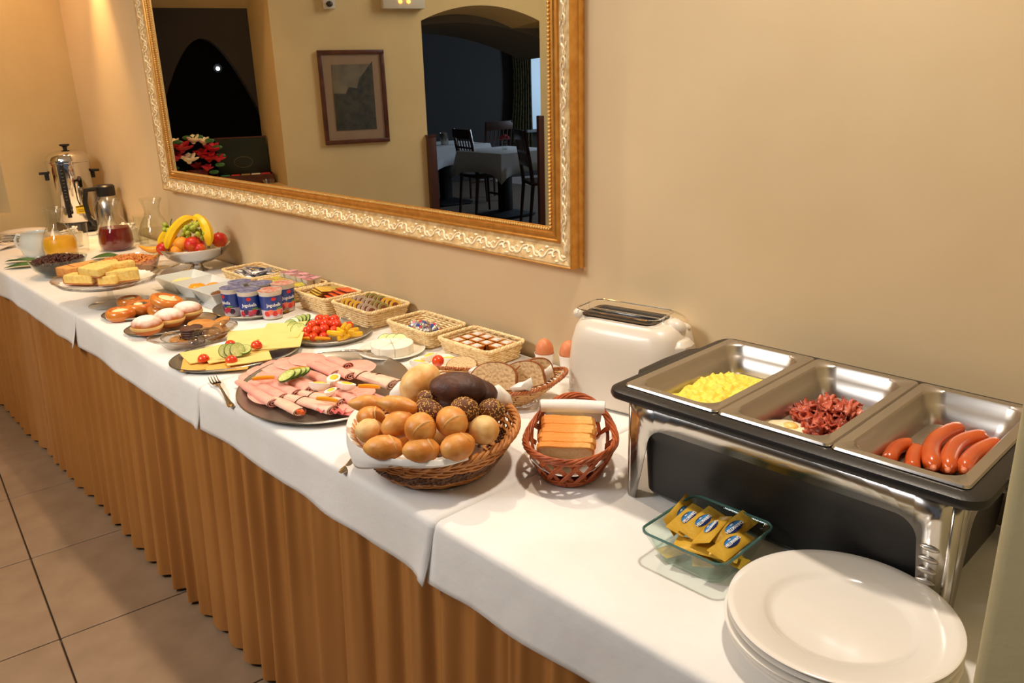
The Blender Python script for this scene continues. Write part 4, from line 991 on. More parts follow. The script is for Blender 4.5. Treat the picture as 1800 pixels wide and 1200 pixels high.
for k in range(8): weave(b, lambda u, v, o, k=k: bfn(u+0.006*k, 0.58+0.052*k, o), 1, 150, 27, 0.0038, 0.0031, 5, 0, k, k)
b.build('upper_weave', wicker1, t, smooth=60, kind='stuff')
b = MB(); braid(b, bfn, 1.0, 200, 15, 0.0050, 0.0034, 6, 4); b.build('braided_rim', wicker1, t, smooth=60, kind='stuff')
for k in range(27): b = MB(); u = (k+0.5)/27; b.tube([bfn(u, v, 0) for v in (0, 0.25, 0.5, 0.75, 1.0)], 0.0030, 6); o = b.build('stake', wicker1d, t)
b = MB(); b.lathe([(0,0.001),(0.099,0.001),(0.102,0.006),(0,0.006)], 36); b.build('base', wicker1d, t)
# napkin
rows = []; A0_, A1_ = R(-152), R(-18)
for i in range(61):
    a = A0_+(A1_-A0_)*i/60; hang = 0.008+0.046*math.exp(-((a-R(-118))/0.70)**2)
    hang = max(0.004, hang); r = []
    for j in range(14):
        u = j/13
        if u < 0.5: q = u/0.5; rad = 0.06+(RB+0.002-0.06)*q; z = 0.045+0.048*q**1.6+0.010*math.sin(a-R(46))*q
        else: q = (u-0.5)/0.5; rad = RB+0.008+0.008*min(1, q*2)-0.008*q+0.003*math.sin(a*7)*q; z = 0.096+0.010*math.sin(a-R(46))+0.006*math.sin(min(1, q*3)*PI)-hang*q
        r.append((rad*math.cos(a), rad*math.sin(a), z+0.0015*nz((a*4, u*5, 0))))
    rows.append(r)
b = MB(); b.loft(rows, False, False, closed=False); o = b.build('napkin', paper, smooth=60, solid=0.001); o.location = BC; tag(o, 'white paper napkin lining the big bread basket and hanging over its front', 'napkin')
for k, (px, lab) in enumerate((((-0.4044, -0.5687, 0.875), 'back left'), ((-0.2813, -0.4447, 0.86), 'back right'))):
    b = MB(); b.loft([[(-0.035,0,-0.03),(-0.012,0,-0.025),(0.014,0,-0.025),(0.035,0,-0.03)], [(-0.030,0.006,0.0),(-0.010,0.0,0.004),(0.014,0.0,0.004),(0.030,0.006,0.0)], [(-0.012,0.012,0.018),(-0.004,0.004,0.024),(0.006,0.004,0.026),(0.012,0.010,0.020)]], False, False, closed=False)
    o = b.build('napkin_corner', paper, smooth=60, solid=0.001); put(o, px, (0, 0, R(46+20*k))); tag(o, 'white napkin corner sticking up at the %s of the big bread basket' % lab, 'napkin')
# rolls
def roll(name, lab, loc, rad, rot, mat, seed=0, score=True, group=None, taper=0.0, seeds=0, crack=None):
    t = MB(); bx = 0.72 if 'loaf' in name else 1.0
    def fn(p):
        q = Vector(p)
        if bx < 1: ee = q.x/rad[0]; q.y /= max(0.35, (1-ee*ee+1e-4)**0.5)**(1-bx); q.z /= max(0.35, (1-ee*ee+1e-4)**0.5)**(1-bx)
        q = q; e = q.x/rad[0]; k = 1-taper*abs(e)**2.2; q.y *= k; q.z *= k
        am = 2.2 if 'loaf' in name or 'pointed' in name else 1.2
        d = 1+0.05*am*nz(q*22, 1, seed)+0.022*am*nz(q*60, 1, seed+3)
        if score: # spiral fold of a rolled bun
            d -= 0.030*math.exp(-((e*1.0-0.32+0.35*q.y/rad[1])/0.035)**2)+0.030*math.exp(-((e+0.42+0.35*q.y/rad[1])/0.04)**2)
        return q*d
    t.blob((0,0,0), rad, 28, 18, fn=fn); o = t.build(name, mat, smooth=80)
    if score:
        for sx, u0 in ((1, 0.32),):
            b = MB(); pts = []
            for k in range(15):
                ph = -1.3+2.6*k/14; y = math.sin(ph)*rad[1]; e = u0-0.35*math.sin(ph)
                kk = math.sqrt(max(0.05, 1-e*e))*(1-taper*abs(e)**2.2); p = Vector((e*rad[0], math.sin(ph)*rad[1]*kk, math.cos(ph)*rad[2]*kk)); p *= (1+0.05*nz(p*22, 1, seed)+0.022*nz(p*60, 1, seed+3)-0.030); pts.append(p)
            b.tube(pts, [0.0006+0.0012*math.sin(PI*k/14) for k in range(15)], 5); b.build('fold_line', crustP, o)
    if seeds:
        b = MB(); rr = random.Random(seed)
        for k in range(seeds):
            th = rr.random()*2*PI; c = rr.uniform(-0.2, 1); s_ = math.sqrt(1-c*c); p = fn(Vector((s_*math.cos(th)*rad[0], s_*math.sin(th)*rad[1], c*rad[2])))
            T = Matrix.Translation(p) @ Vector(p).to_track_quat('Z', 'Y').to_matrix().to_4x4() @ Matrix.Rotation(rr.random()*3, 4, 'Z')
            b.blob((0,0,0.0002), (0.0019, 0.0011, 0.0007), 5, 3, T=T)
        b.build('sesame_seeds', seedm, o, kind='stuff')
    put(o, loc, rot, 1.05 if name == 'bread_roll' else None); return tag(o, lab, 'bread roll' if 'loaf' not in name else 'bread', group)
g1 = 'rolls in the big bread basket'; CR = R(46)
roll('bread_roll', 'long golden roll at the front left of the big bread basket', (-0.2755, -0.7087, 0.85), (0.036, 0.0215, 0.0205), (0, 0, CR-0.05), crustL, 1, group=g1, taper=0.22)
roll('bread_roll', 'golden roll at the front centre of the big bread basket', (-0.2222, -0.6708, 0.85), (0.0315, 0.0235, 0.0215), (0, 0.0, CR+0.1), crustL, 2, group=g1, taper=0.2)
roll('bread_roll', 'round golden roll at the front right of the big bread basket', (-0.1848, -0.6234, 0.852), (0.030, 0.0255, 0.0235), (0, -0.1, CR+0.5), crustL, 3, group=g1, taper=0.15)
roll('bread_roll', 'pale topped roll at the left edge of the big bread basket', (-0.3322, -0.6992, 0.861), (0.025, 0.0215, 0.021), (0.1, 0.2, CR+0.3), crustP, 4, group=g1, taper=0.15)
roll('bread_roll', 'golden roll behind the pale topped roll at the basket left', (-0.3532, -0.6814, 0.874), (0.026, 0.023, 0.021), (0, 0.1, CR-0.3), crustL, 5, group=g1, taper=0.15)
roll('bread_roll', 'golden roll in the middle left of the second row of the basket', (-0.2887, -0.6648, 0.877), (0.033, 0.024, 0.023), (0, -0.2, CR+0.6), crustL, 6, group=g1, taper=0.2)
roll('bread_roll', 'round golden roll with a wrinkled end in the middle of the basket', (-0.2395, -0.6576, 0.88), (0.027, 0.0265, 0.0245), (0, 0.5, CR-1.2), crustL, 7, group=g1)
roll('bread_roll', 'round golden roll with a cracked end below the dark loaf', (-0.2117, -0.6116, 0.885), (0.028, 0.026, 0.024), (0, 0.5, CR-1.35), crustL, 8, group=g1)
roll('bread_roll', 'round roll with pale side at the right edge of the big bread basket', (-0.187, -0.5606, 0.862), (0.027, 0.0245, 0.0245), (0, 0.2, CR+0.9), crustP, 9, group=g1, score=False)
roll('pointed_roll', 'long pointed pale brown roll at the upper left of the big bread basket', (-0.3713, -0.6745, 0.893), (0.036, 0.0165, 0.0155), (0, 0.05, CR), crustL, 10, group='pointed rolls', score=False, taper=0.45)
roll('pointed_roll', 'long pointed pale brown roll lying over the upper middle of the basket', (-0.3, -0.6553, 0.905), (0.041, 0.018, 0.0165), (0, 0.12, CR-0.15), crustL, 11, group='pointed rolls', score=False, taper=0.5)
roll('pale_bun', 'big pale shiny bun standing behind the pointed rolls', (-0.3626, -0.5628, 0.905), (0.044, 0.034, 0.031), (0.2, -0.65, CR+0.0), crustP, 12, group=None, score=False)
roll('dark_loaf', 'dark brown rye loaf on top of the big bread basket', (-0.2623, -0.5519, 0.918), (0.051, 0.031, 0.027), (0.1, 0.10, CR+0.05), crustD, 13, score=False, taper=0.18)
roll('dark_loaf', 'second dark loaf half hidden behind the top dark loaf', (-0.2601, -0.5118, 0.897), (0.042, 0.028, 0.027), (0.0, 0.15, CR-0.3), crustD, 14, score=False, taper=0.18)
roll('seeded_roll', 'dark sesame roll at the left below the dark loaf', (-0.2606, -0.6181, 0.894), (0.028, 0.018, 0.0185), (0.1, 0.55, CR-0.1), crustS, 15, group='sesame rolls', score=False, seeds=230)
roll('seeded_roll', 'small dark sesame roll behind the left sesame roll', (-0.2931, -0.5996, 0.903), (0.017, 0.015, 0.0145), (0, 0.2, CR+0.3), crustS, 16, group='sesame rolls', score=False, seeds=110)
roll('seeded_roll', 'dark sesame roll in front of the dark loaf', (-0.2231, -0.5734, 0.893), (0.025, 0.020, 0.0225), (0, 0.35, CR+0.2), crustS, 17, group='sesame rolls', score=False, seeds=230)
roll('seeded_roll', 'dark sesame roll at the right rim of the big bread basket', (-0.2056, -0.5255, 0.881), (0.024, 0.021, 0.0225), (0, 0.1, CR+0.2), crustS, 18, group='sesame rolls', score=False, seeds=230)
for k, (P, rad, m_) in enumerate([((-0.3391, -0.6115, 0.815), (0.034,0.026,0.024), crustL), ((-0.2958, -0.5519, 0.82), (0.034,0.026,0.024), crustL), ((-0.3953, -0.6092, 0.82), (0.032,0.026,0.024), crustL), ((-0.3368, -0.5446, 0.84), (0.036,0.028,0.028), crustL), ((-0.3681, -0.587, 0.85), (0.034,0.026,0.026), crustL), ((-0.2841, -0.4984, 0.835), (0.032,0.028,0.026), crustL), ((-0.3274, -0.5231, 0.865), (0.034,0.028,0.026), crustD)]):
    roll('bread_roll', 'roll buried under the others in the big bread basket', P, rad, (0, 0, k), m_, 30+k, score=False, group='buried rolls of the big bread basket')

# ================================================================== oval red wicker basket with toast
TC = Vector((-0.130, -0.402, T0)); TH = -0.90; TA, TB_ = 0.112, 0.082
t = thing('wicker_basket', 'small oval reddish wicker basket holding toast slices', 'basket', TC, TH)
def tfn(u, v, out):
    a = u*2*PI; k = 0.66+0.34*v**0.8; c, s = math.cos(a), math.sin(a)
    zt = 0.056+0.040*max(0, -c)**2+0.006*max(0, c)
    return ((TA*k+out)*c, (TB_*k+out)*s, 0.004+zt*v)
b = MB()
for k in range(3): weave(b, lambda u, v, o, k=k: tfn(u, 0.04+0.06*k, o), 1, 110, 22, 0.0026, 0.0026, 5, 0, k, k)
b.build('lower_weave', wicker2, t, smooth=60, kind='stuff')
for k in range(16):                            # open crossing ribs
    for sg in (-1, 1):
        b = MB()
        for q in (-1, 0, 1):
            pts = [tfn((k+0.5)/16+sg*0.085*v+q*0.007, 0.10+0.86*v, 0.0018*sg+0.002*math.sin(v*PI)) for v in [i/7 for i in range(8)]]; b.tube(pts, 0.0019, 5)
        b.build('rib', wicker2, t, smooth=60)
b = MB(); braid(b, tfn, 1.0, 170, 5, 0.0046, 0.0024, 6, 6); b.build('braided_rim', wicker2, t, smooth=60, kind='stuff')
b = MB(); braid(b, tfn, 0.05, 150, 8, 0.0030, 0.0026, 6, 4); b.build('foot_rim', wicker2, t, smooth=60, kind='stuff')
b = MB(); b.lathe([(0,0.003),(TA*0.68,0.003),(TA*0.68,0.006),(0,0.006)], 30, sy=TB_/TA); b.build('base', wicker2, t)
# napkin laid inside, rolled at the back
E2 = Vector((math.cos(TH), math.sin(TH), 0)); F2 = Vector((-math.sin(TH), math.cos(TH), 0))
b = MB(); rows = []
for i in range(15):
    u = i/14; rows.append([])
    for j in range(9):
        v = j/8-0.5; rows[-1].append((-0.075+0.165*u, v*0.125, 0.020+0.030*(2*abs(v))**2.5+0.022*max(0, u-0.8)/0.2*0.4))
b.loft(rows, False, False, closed=False); b.tube([(-0.060,-0.060,0.098),(-0.062,0,0.099),(-0.060,0.060,0.098)], [0.0115,0.012,0.0115], 14)
b.tube([(-0.060,-0.062,0.098),(-0.060,-0.0625,0.098)], [0.010,0.004], 12)
b.add([(-0.069,-0.058,0.104),(-0.069,0.058,0.104),(-0.078,0.052,0.060),(-0.078,-0.052,0.060)], [(0,1,2,3)])
o = b.build('napkin', paper, smooth=50, solid=0.0008); put(o, TC, (0,0,TH)); tag(o, 'white napkin rolled along the back of the toast basket', 'napkin')
src = None; tl = ['frontmost', 'second from the front', 'third from the front', 'middle', 'fifth from the front', 'second from the back', 'rearmost']
for k in range(7):
    if src is None:
        b = MB(); n = 8; ol = []
        for (x, z) in [(-0.046,0.004),(-0.042,0),(0.042,0),(0.046,0.004),(0.047,0.060),(0.050,0.068),(0.050,0.080),(0.044,0.088),(0.030,0.090),(0.0,0.088),(-0.030,0.090),(-0.044,0.088),(-0.050,0.080),(-0.050,0.068),(-0.047,0.060)]: ol.append((x, z))
        b.loft([[(x*s_, y, z*s_+(1-s_)*0.045) for x, z in ol] for y, s_ in ((-0.0055,0.97),(-0.004,1.0),(0.004,1.0),(0.0055,0.97))]); src = b.build('toast_slice', toastm, smooth=40)
        b = MB(); b.loft([[(x*0.93, y, z*0.93+0.003) for x, z in ol] for y in (-0.0058,0.0058)]); b.build('crumb_face', toastf, src); o = src
    else: o = dup(src)
    d_ = 0.026-0.0172*k; P = TC+E2*(d_)+F2*(-0.004+0.003*math.sin(k*2)); P.z = T0+0.012+0.0010*k+0.0015*(k % 2)
    o.rotation_mode = 'XYZ'; put(o, P, (R(36), 0, TH+PI/2+R(2*math.sin(k*3)))); tag(o, tl[k]+' slice of toast in the small wicker basket' , 'toast', 'toast slices in the wicker basket')

# ================================================================== boat shaped basket with brown bread
SC = Vector((-0.462, -0.272, T0)); SH = 0.72
t = thing('bread_basket', 'tan boat shaped basket with sliced brown bread behind the rolls', 'basket', SC, SH)
def sfn(u, v, out):
    a = u*2*PI; k = 0.50+0.50*v**0.7; c, s = math.cos(a), math.sin(a)
    return ((0.148*(0.40+0.60*v**0.8)+out)*c, (0.078*k+out)*s, 0.003+(0.046+0.026*abs(c)**3)*v)
b = MB(); weave(b, sfn, 13, 120, 44, 0.0011, 0.0025, 5, 0.0); b.build('woven_wall', M('boat_basket', (212,168,112), 0.6, c2=(186,138,84), nscale=90), t, smooth=60, kind='stuff')
b = MB(); braid(b, sfn, 1.0, 200, 42, 0.0028, 0.0027, 5, 3); b.build('braided_rim', M('boat_rim', (176,104,50), 0.5, c2=(150,80,36), nscale=60), t, smooth=60, kind='stuff')
b = MB(); b.lathe([(0,0.001),(0.060,0.001),(0.060,0.004),(0,0.004)], 26, sy=0.62); b.build('base', wicker4, t)
b = MB(); pts = []
for k in range(28):
    for v in (0.28, 0.45, 0.62, 0.80): p = sfn((k+0.5*(v > 0.4))/28, v, 0.0024); b.blob(p, (0.0018,0.0018,0.0018), 5, 3)
b.build('gap_shade_dots', M('gap_shade', (90,56,28), 0.8), t, kind='stuff')  # raised dark dots put the shade of the weave gaps into colour
def bread_slice(lab, loc, rot, s=1.0):
    b = MB(); ol = []
    for k in range(26):
        a = PI*k/25; ol.append((0.052*math.cos(a)*(1+0.06*math.sin(2*a)), 0.022+0.040*math.sin(a)**0.8))
    ol = [(0.050,0.0)]+ol+[(-0.050,0.0)]
    b.loft([[(x*q, y, (z-0.03)*q+0.03) for x, z in ol] for y, q in ((-0.006,0.985),(-0.0045,1.0),(0.0045,1.0),(0.006,0.985))]); o = b.build('bread_slice', ryecrust, smooth=40)
    b = MB(); b.loft([[(x*0.935, y, (z-0.03)*0.935+0.03) for x, z in ol] for y in (-0.0063,0.0063)]); b.build('crumb', crumb, o)
    put(o, loc, rot, s); return tag(o, lab, 'bread slice', 'brown bread slices in the boat shaped basket')
bread_slice('left standing slice of brown bread in the boat shaped basket', (-0.4504, -0.3014, 0.787), (R(-20), R(-6), R(34)), 1.06)
bread_slice('right front slice of brown bread in the boat shaped basket', (-0.4133, -0.2433, 0.784), (R(-16), R(-18), R(38)), 1.04)
bread_slice('rear slice of brown bread leaning at the right of the boat basket', (-0.407, -0.2139, 0.788), (R(-10), R(-18), R(64)), 0.98)
bread_slice('slice of brown bread lying tilted at the left end of the boat basket', (-0.6007, -0.2696, 0.785), (R(-52), R(0), R(40)), 0.72)
for k, (P, rz, lab) in enumerate([((-0.3895, -0.2113, 0.812), 1.0, 'white napkin corner standing at the right end of the boat shaped basket'), ((-0.3748, -0.2921, 0.811), 0.6, 'folded white napkin in front of the brown bread slices'), ((-0.5444, -0.2735, 0.8), 0.4, 'white napkin between the brown bread slices')]):
    b = MB(); b.loft([[(-0.018,0.004,-0.012),(0,0.006,-0.012),(0.018,0.004,-0.012)], [(-0.024,0.004,0.0),(0.002,-0.004,0.006),(0.026,0.004,0.010)], [(-0.006,0.008,0.010),(0.010,0.0,0.018),(0.022,0.008,0.024)]], False, False, closed=False); o = b.build('napkin', paper, smooth=40, solid=0.001); put(o, P, (0,0,rz)); tag(o, lab, 'napkin')

# ================================================================== ham tray
oval_tray('large oval steel tray of rolled ham beside the big bread basket', (-0.828, -0.500), 0.237, 0.200, R(-30), 0.014)
def ham_roll(P0, P1, r, mat, lab, edge=False, flat=0.62, name='ham_roll'):
    P0, P1 = Vector(P0), Vector(P1); d = P1-P0; L = d.length; n = 14; rings = []
    X = d.normalized(); Yv = Vector((-X.y, X.x, 0)).normalized(); Z = X.cross(Yv)
    s_ = P0.x*31+P0.y*17
    for i in range(n+1):
        u = i/n; rr = r*(0.55+0.45*math.sin(PI*min(1, u*1.6+0.12)/2))*(1+0.06*nz((u*4, s_, 0)))
        if u > 0.97: rr *= 1.05
        ring = []
        for j in range(14):
            a = 2*PI*j/14; sp = 1+0.05*math.cos(a*2+s_)+0.04*nz((u*5, j*0.8, s_))
            ring.append(tuple(X*(L*u)+Yv*(math.cos(a)*rr*sp)+Vector((0,0,1))*(math.sin(a)*rr*flat*sp+rr*flat)))
        rings.append(ring)
    b = MB(); b.loft(rings, True, False)
    # rolled layers seen at the open end
    o = b.build(name, mat, smooth=70); o.location = P0
    b = MB(); C = X*(L-0.001)+Vector((0,0,r*flat)); pts = []
    for i in range(30):
        u = i/29; a = u*4*PI+1; rr = r*(0.95-0.8*u); pts.append(tuple(C+Yv*(math.cos(a)*rr)+Vector((0,0,1))*(math.sin(a)*rr*flat)))
    b.tube(pts, 0.0012, 4); b.build('rolled_end', mat, o)
    b = MB(); pts = [tuple(X*(L*u)+Yv*(-r*0.80*(0.6+0.4*min(1, u*2)))+Vector((0,0,1))*(r*flat*1.45)) for u in [i/10 for i in range(1, 11)]]
    b.tube(pts, [0.0004+0.0012*math.sin(PI*i/9) for i in range(10)], 4); b.build('overlap_edge', mat, o)
    if edge:
        b = MB(); u = 0.35; pts = [tuple(X*(L*(u+0.05*math.sin(a)))+Yv*(math.cos(a)*r*1.01)+Vector((0,0,1))*(math.sin(a)*r*flat*1.02+r*flat)) for a in [PI*k/10 for k in range(-1, 12)]]
        b.tube(pts, 0.0011, 5); b.build('dark_edge', hamrim, o)
    return tag(o, lab, 'ham', 'rolled ham slices on the oval tray')
def flat_slice(c, r, mat, lab, name='ham_slice', sy=1.0, rz=0, h=0.0022, wav=0.003, group='flat ham slices on the oval tray', tilt=(0,0)):
    b = MB(); rings = []
    s_ = c[0]*37+c[1]*11
    def ring(q, z): return [(r*q*math.cos(2*PI*k/30), r*q*sy*math.sin(2*PI*k/30), z+wav*q*nz((math.cos(2*PI*k/30)*2, math.sin(2*PI*k/30)*2, s_))) for k in range(30)]
    b.loft([ring(0.05, h+0.0005), ring(0.5, h+0.0005), ring(0.97, h), ring(1.0, h*0.5), ring(0.97, 0), ring(0.4, 0)]); o = b.build(name, mat, smooth=60); put(o, c, (tilt[0], tilt[1], rz)); return tag(o, lab, 'ham' if 'ham' in name else 'cheese', group)
hz = 0.7545
k = 0
for (px, r, sy, dz, rz) in [((-1.0065, -0.5838, 0.757), 0.050, 0.8, 0.001, 0.3), ((-1.0185, -0.553, 0.759), 0.052, 0.8, 0.004, 0.3), ((-1.0223, -0.5133, 0.761), 0.052, 0.85, 0.007, 0.3), ((-1.0143, -0.4792, 0.763), 0.052, 0.85, 0.010, 0.3), ((-1.0051, -0.4434, 0.765), 0.052, 0.85, 0.013, 0.3)]:
    flat_slice((px[0], px[1], 0.756+dz*0.9), r, ham, 'flat pink ham slice in the overlapping row at the back of the oval tray', sy=sy, rz=rz, tilt=(0.02, 0.05))
flat_slice((-0.8579, -0.4095, 0.77), 0.064, ham, 'large round flat ham slice at the far back of the oval tray', sy=0.9, rz=0.8, tilt=(0.02,-0.04))
flat_slice((-0.8759, -0.5981, 0.76), 0.085, ham, 'flat ham slice under the rolls at the left of the oval tray', sy=0.8, rz=-0.4)
flat_slice((-0.7998, -0.5347, 0.759), 0.095, ham, 'flat ham slice under the egg garnish in the middle of the oval tray', sy=0.9, rz=0.2)
flat_slice((-0.7019, -0.5083, 0.772), 0.056, ham, 'flat pink ham slice right of the egg garnish', sy=0.75, rz=0.9, tilt=(0.03,-0.08))
flat_slice((-0.6582, -0.5031, 0.766), 0.060, ham, 'flat ham slice beside the long pointed roll', sy=0.8, rz=0.3)
flat_slice((-0.6368, -0.5441, 0.763), 0.040, hamr, 'deep pink ham slice at the front right edge of the oval tray', sy=0.7, rz=0.8)
flat_slice((-0.6787, -0.5489, 0.766), 0.050, ham, 'ham slice at the front edge of the tray with a ragged rim', sy=0.7, rz=-0.3)
hr = [((-1.0001, -0.6358, 0.757), (-0.7989, -0.648, 0.757), 0.0150, ham, 0), ((-0.9684, -0.619, 0.759), (-0.8089, -0.6185, 0.759), 0.0150, ham, 0), ((-0.9637, -0.5961, 0.761), (-0.8039, -0.5881, 0.761), 0.0150, ham, 0), ((-0.9617, -0.561, 0.762), (-0.7992, -0.5541, 0.762), 0.0155, ham, 0),
      ((-0.9101, -0.5388, 0.763), (-0.8122, -0.5404, 0.763), 0.0145, ham, 0), ((-0.9216, -0.498, 0.765), (-0.795, -0.502, 0.765), 0.0145, ham, 0), ((-0.9603, -0.4627, 0.767), (-0.8344, -0.4634, 0.767), 0.0150, ham, 0), ((-0.9605, -0.438, 0.768), (-0.7919, -0.4491, 0.768), 0.0150, ham, 0), ((-0.9562, -0.4109, 0.768), (-0.8599, -0.415, 0.768), 0.0150, ham, 0),
      ((-0.8349, -0.6345, 0.758), (-0.7093, -0.6335, 0.758), 0.0150, hamp, 0), ((-0.8214, -0.6102, 0.76), (-0.6571, -0.5831, 0.76), 0.0160, hamp, 1), ((-0.8155, -0.5785, 0.762), (-0.6761, -0.551, 0.762), 0.0155, hamp, 1),
      ((-0.8385, -0.4336, 0.768), (-0.6697, -0.4176, 0.768), 0.0165, hamp, 1), ((-0.7873, -0.417, 0.766), (-0.6702, -0.4014, 0.766), 0.0160, hamp, 1), ((-0.7813, -0.5224, 0.766), (-0.6553, -0.5273, 0.766), 0.0140, ham, 1)]
hl = ['leftmost', 'second', 'third', 'fourth', 'fifth', 'sixth', 'seventh', 'eighth', 'ninth']
for k, (a, c, r, m_, e) in enumerate(hr):
    lab = (hl[k]+' pink ham roll counted from the left edge of the oval tray') if k < 9 else ['pale ham roll at the front left edge with an orange tip', 'pale ham roll with a dark rind ring at the tray front', 'pale ham roll with dark rind behind the front ones', 'pale ham roll with dark rind at the right back of the tray', 'rightmost pale ham roll partly behind the bun', 'pink ham roll in front of the egg garnish'][k-9]
    ham_roll(a, c, r, m_, lab, bool(e))
# garnish
def strip(name, P, L, rz, mat, lab, w=0.0055, group=None, bend=0.003, cat='pepper'):
    b = MB(); n = 10; b.tube([((i/n-0.5)*L, bend*math.sin(PI*i/n), w*0.9) for i in range(n+1)], [w*(0.75+0.25*math.sin(PI*i/n)) for i in range(n+1)], 8, flat=0.8); o = b.build(name, mat); put(o, P, (0,0,rz)); return tag(o, lab, cat, group)
gh = 'yellow pepper strips on the ham'
strip('pepper_strip', (-0.9047, -0.6158, 0.786), 0.050, 0.95, pepperO, 'yellow pepper strip at the left among the ham rolls', group=gh)
strip('pepper_strip', (-0.894, -0.5266, 0.787), 0.046, 1.0, pepperO, 'yellow pepper strip behind the cucumber slices on the ham', group=gh)
strip('pepper_strip', (-0.6526, -0.4905, 0.795), 0.050, 0.62, pepperO, 'yellow pepper strip at the right on the ham', group=gh)
strip('pepper_strip', (-0.6728, -0.5861, 0.787), 0.052, 0.45, pepperO, 'yellow pepper strip at the front on the ham rolls', group=gh)
strip('pepper_strip', (-0.6929, -0.6416, 0.768), 0.018, 0.4, M('carrot', (226,92,30), 0.4), 'small orange piece sticking out of the front pale ham roll', w=0.006, group=gh)
for k, (P, s_) in enumerate([((-0.8629, -0.576, 0.794), 1.15), ((-0.8664, -0.555, 0.793), 1.0), ((-0.8668, -0.5414, 0.792), 0.95), ((-0.8683, -0.5286, 0.791), 0.85)]):
    make_cuke(['large front', 'second', 'third', 'rearmost small'][k]+' cucumber slice of the row on the ham', 'cucumber slices on the ham', P, (R(14), R(-20), R(46)), s_)
def egg_wedge(lab, P, rz, group, s=1.0, rx=0.0):
    t = thing('egg_quarter', lab, 'egg', P, rz, group); t.rotation_euler = (rx, 0, rz); t.scale = (s, s, s)
    b = MB(); rings = []
    for i in range(11):
        u = -1+2*i/10; r = 0.0195*math.sqrt(max(0.002, 1-u*u))*(1-0.12*u); rings.append([(u*0.027, r*math.cos(PI+PI*j/8*1.0)*0.72, r*math.sin(PI+PI*j/8)+0.0135+0.006*0) for j in range(9)])
    b.loft(rings); b.build('white', eggw, t)
    b = MB(); b.blob((0.001,0,0.0136), (0.0165,0.0092,0.0030), 16, 6); b.build('yolk', yolk, t)
    return t
ge = 'egg quarters on the ham'
egg_wedge('egg quarter pointing left in the garnish on the ham', (-0.7599, -0.554, 0.785), 0.55, ge, 1.0, -0.3)
egg_wedge('egg quarter standing at the back of the garnish on the ham', (-0.7611, -0.5157, 0.789), 2.2, ge, 0.95, 0.2)
egg_wedge('egg quarter pointing right in the garnish on the ham', (-0.7089, -0.5143, 0.787), 0.3, ge, 0.95, -0.2)
egg_wedge('small egg quarter at the front of the garnish on the ham', (-0.7119, -0.5523, 0.785), 1.9, ge, 0.7, 0.0)
b = MB(); rows = []
for i in range(9):
    rows.append([(0.055*(j/18-0.5)*2*0.6, (i/8-0.5)*0.016, 0.006+0.004*math.sin(j*1.4+i*0.3)) for j in range(19)])
b.loft(rows, False, False, closed=False); o = b.build('ham_slice', [hamr][0], solid=0.0012); put(o, (-0.6574, -0.5866, 0.765), (0, 0, 0.6)); tag(o, 'ruffled dark rimmed ham slice at the front edge of the oval tray', 'ham', 'flat ham slices on the oval tray')
fork('steel serving fork resting on the cheese tray rim', (-0.985, -0.684, T0+0.0010), math.atan2(0.053, -0.251), 0.0, R(-4))
fork('steel fork on the cloth with tines under the left of the big bread basket', (-0.4794, -0.629, 0.752), math.atan2(0.7, -0.45), 0.0, R(-5))
fork('steel fork lying behind the ham tray with tines on the camembert plate', (-1.0104, -0.3307, 0.7535), R(33), 0.0, R(-7))

# ================================================================== cheese tray
oval_tray('oval steel tray of sliced yellow cheese with tomatoes', (-1.212, -0.540), 0.166, 0.126, 1.32, 0.012)
def cheese_slice(lab, P, w, d, rz, mat, tilt=(0,0), curl=0.0):
    b = MB(); n = 8; top = []; rows = []
    for s_ in (0.0022, 0):
        r = []
        for i in range(n+1):
            row = []
            for j in range(n+1):
                x = (i/n-0.5)*w; y = (j/n-0.5)*d; c = curl*((x/w*2)**2*0.5+max(0, y/d*2)**2); row.append((x, y, s_+c+0.0008*nz((x*30, y*30, P[0]*9))))
            r.append(row)
        rows.append(r)
    for r, fl in ((rows[0], 1), (rows[1], 0)):
        b.loft(r, False, False, closed=False)
    per = [(i, 0) for i in range(n)]+[(n, j) for j in range(n)]+[(n-i, n) for i in range(n)]+[(0, n-j) for j in range(n)]
    b.loft([[rows[0][i][j] for i, j in per], [rows[1][i][j] for i, j in per]], False, False)
    o = b.build('cheese_slice', mat, smooth=40); put(o, P, (tilt[0], tilt[1], rz)); return tag(o, lab, 'cheese', 'cheese slices on the oval tray')
cheese_slice('orange yellow cheese slice at the front left end of the oval tray', (-1.200,-0.632,0.7590), 0.110, 0.090, 1.10, cheese2, curl=0.003)
cheese_slice('orange yellow cheese slice under the fork tines', (-1.140,-0.590,0.7605), 0.105, 0.090, 0.9, cheese2, curl=0.002)
cheese_slice('yellow cheese slice at the left side of the oval tray', (-1.255,-0.600,0.7625), 0.115, 0.100, 1.45, cheese, curl=0.004)
cheese_slice('yellow cheese slice under the left tomato half', (-1.205,-0.565,0.7662), 0.115, 0.100, 1.35, cheese, curl=0.002)
cheese_slice('yellow cheese slice under the front tomato half', (-1.140,-0.540,0.7680), 0.110, 0.100, 1.2, cheese, curl=0.002)
cheese_slice('yellow cheese slice under the cucumber slices', (-1.200,-0.490,0.7705), 0.115, 0.105, 1.15, cheese, curl=0.003)
cheese_slice('yellow cheese slice at the back left of the oval tray', (-1.280,-0.470,0.7745), 0.110, 0.100, 1.05, cheese, (R(4),0), curl=0.004)
cheese_slice('yellow cheese slice under the right tomato half', (-1.170,-0.430,0.7770), 0.115, 0.105, 0.95, cheese, (R(3),0), curl=0.003)
cheese_slice('topmost yellow cheese slice with its corner beyond the tray end', (-1.235,-0.388,0.7820), 0.115, 0.110, 0.80, cheese, (R(5),R(-2)), curl=0.004)
gt = 'cherry tomato halves on the cheese'
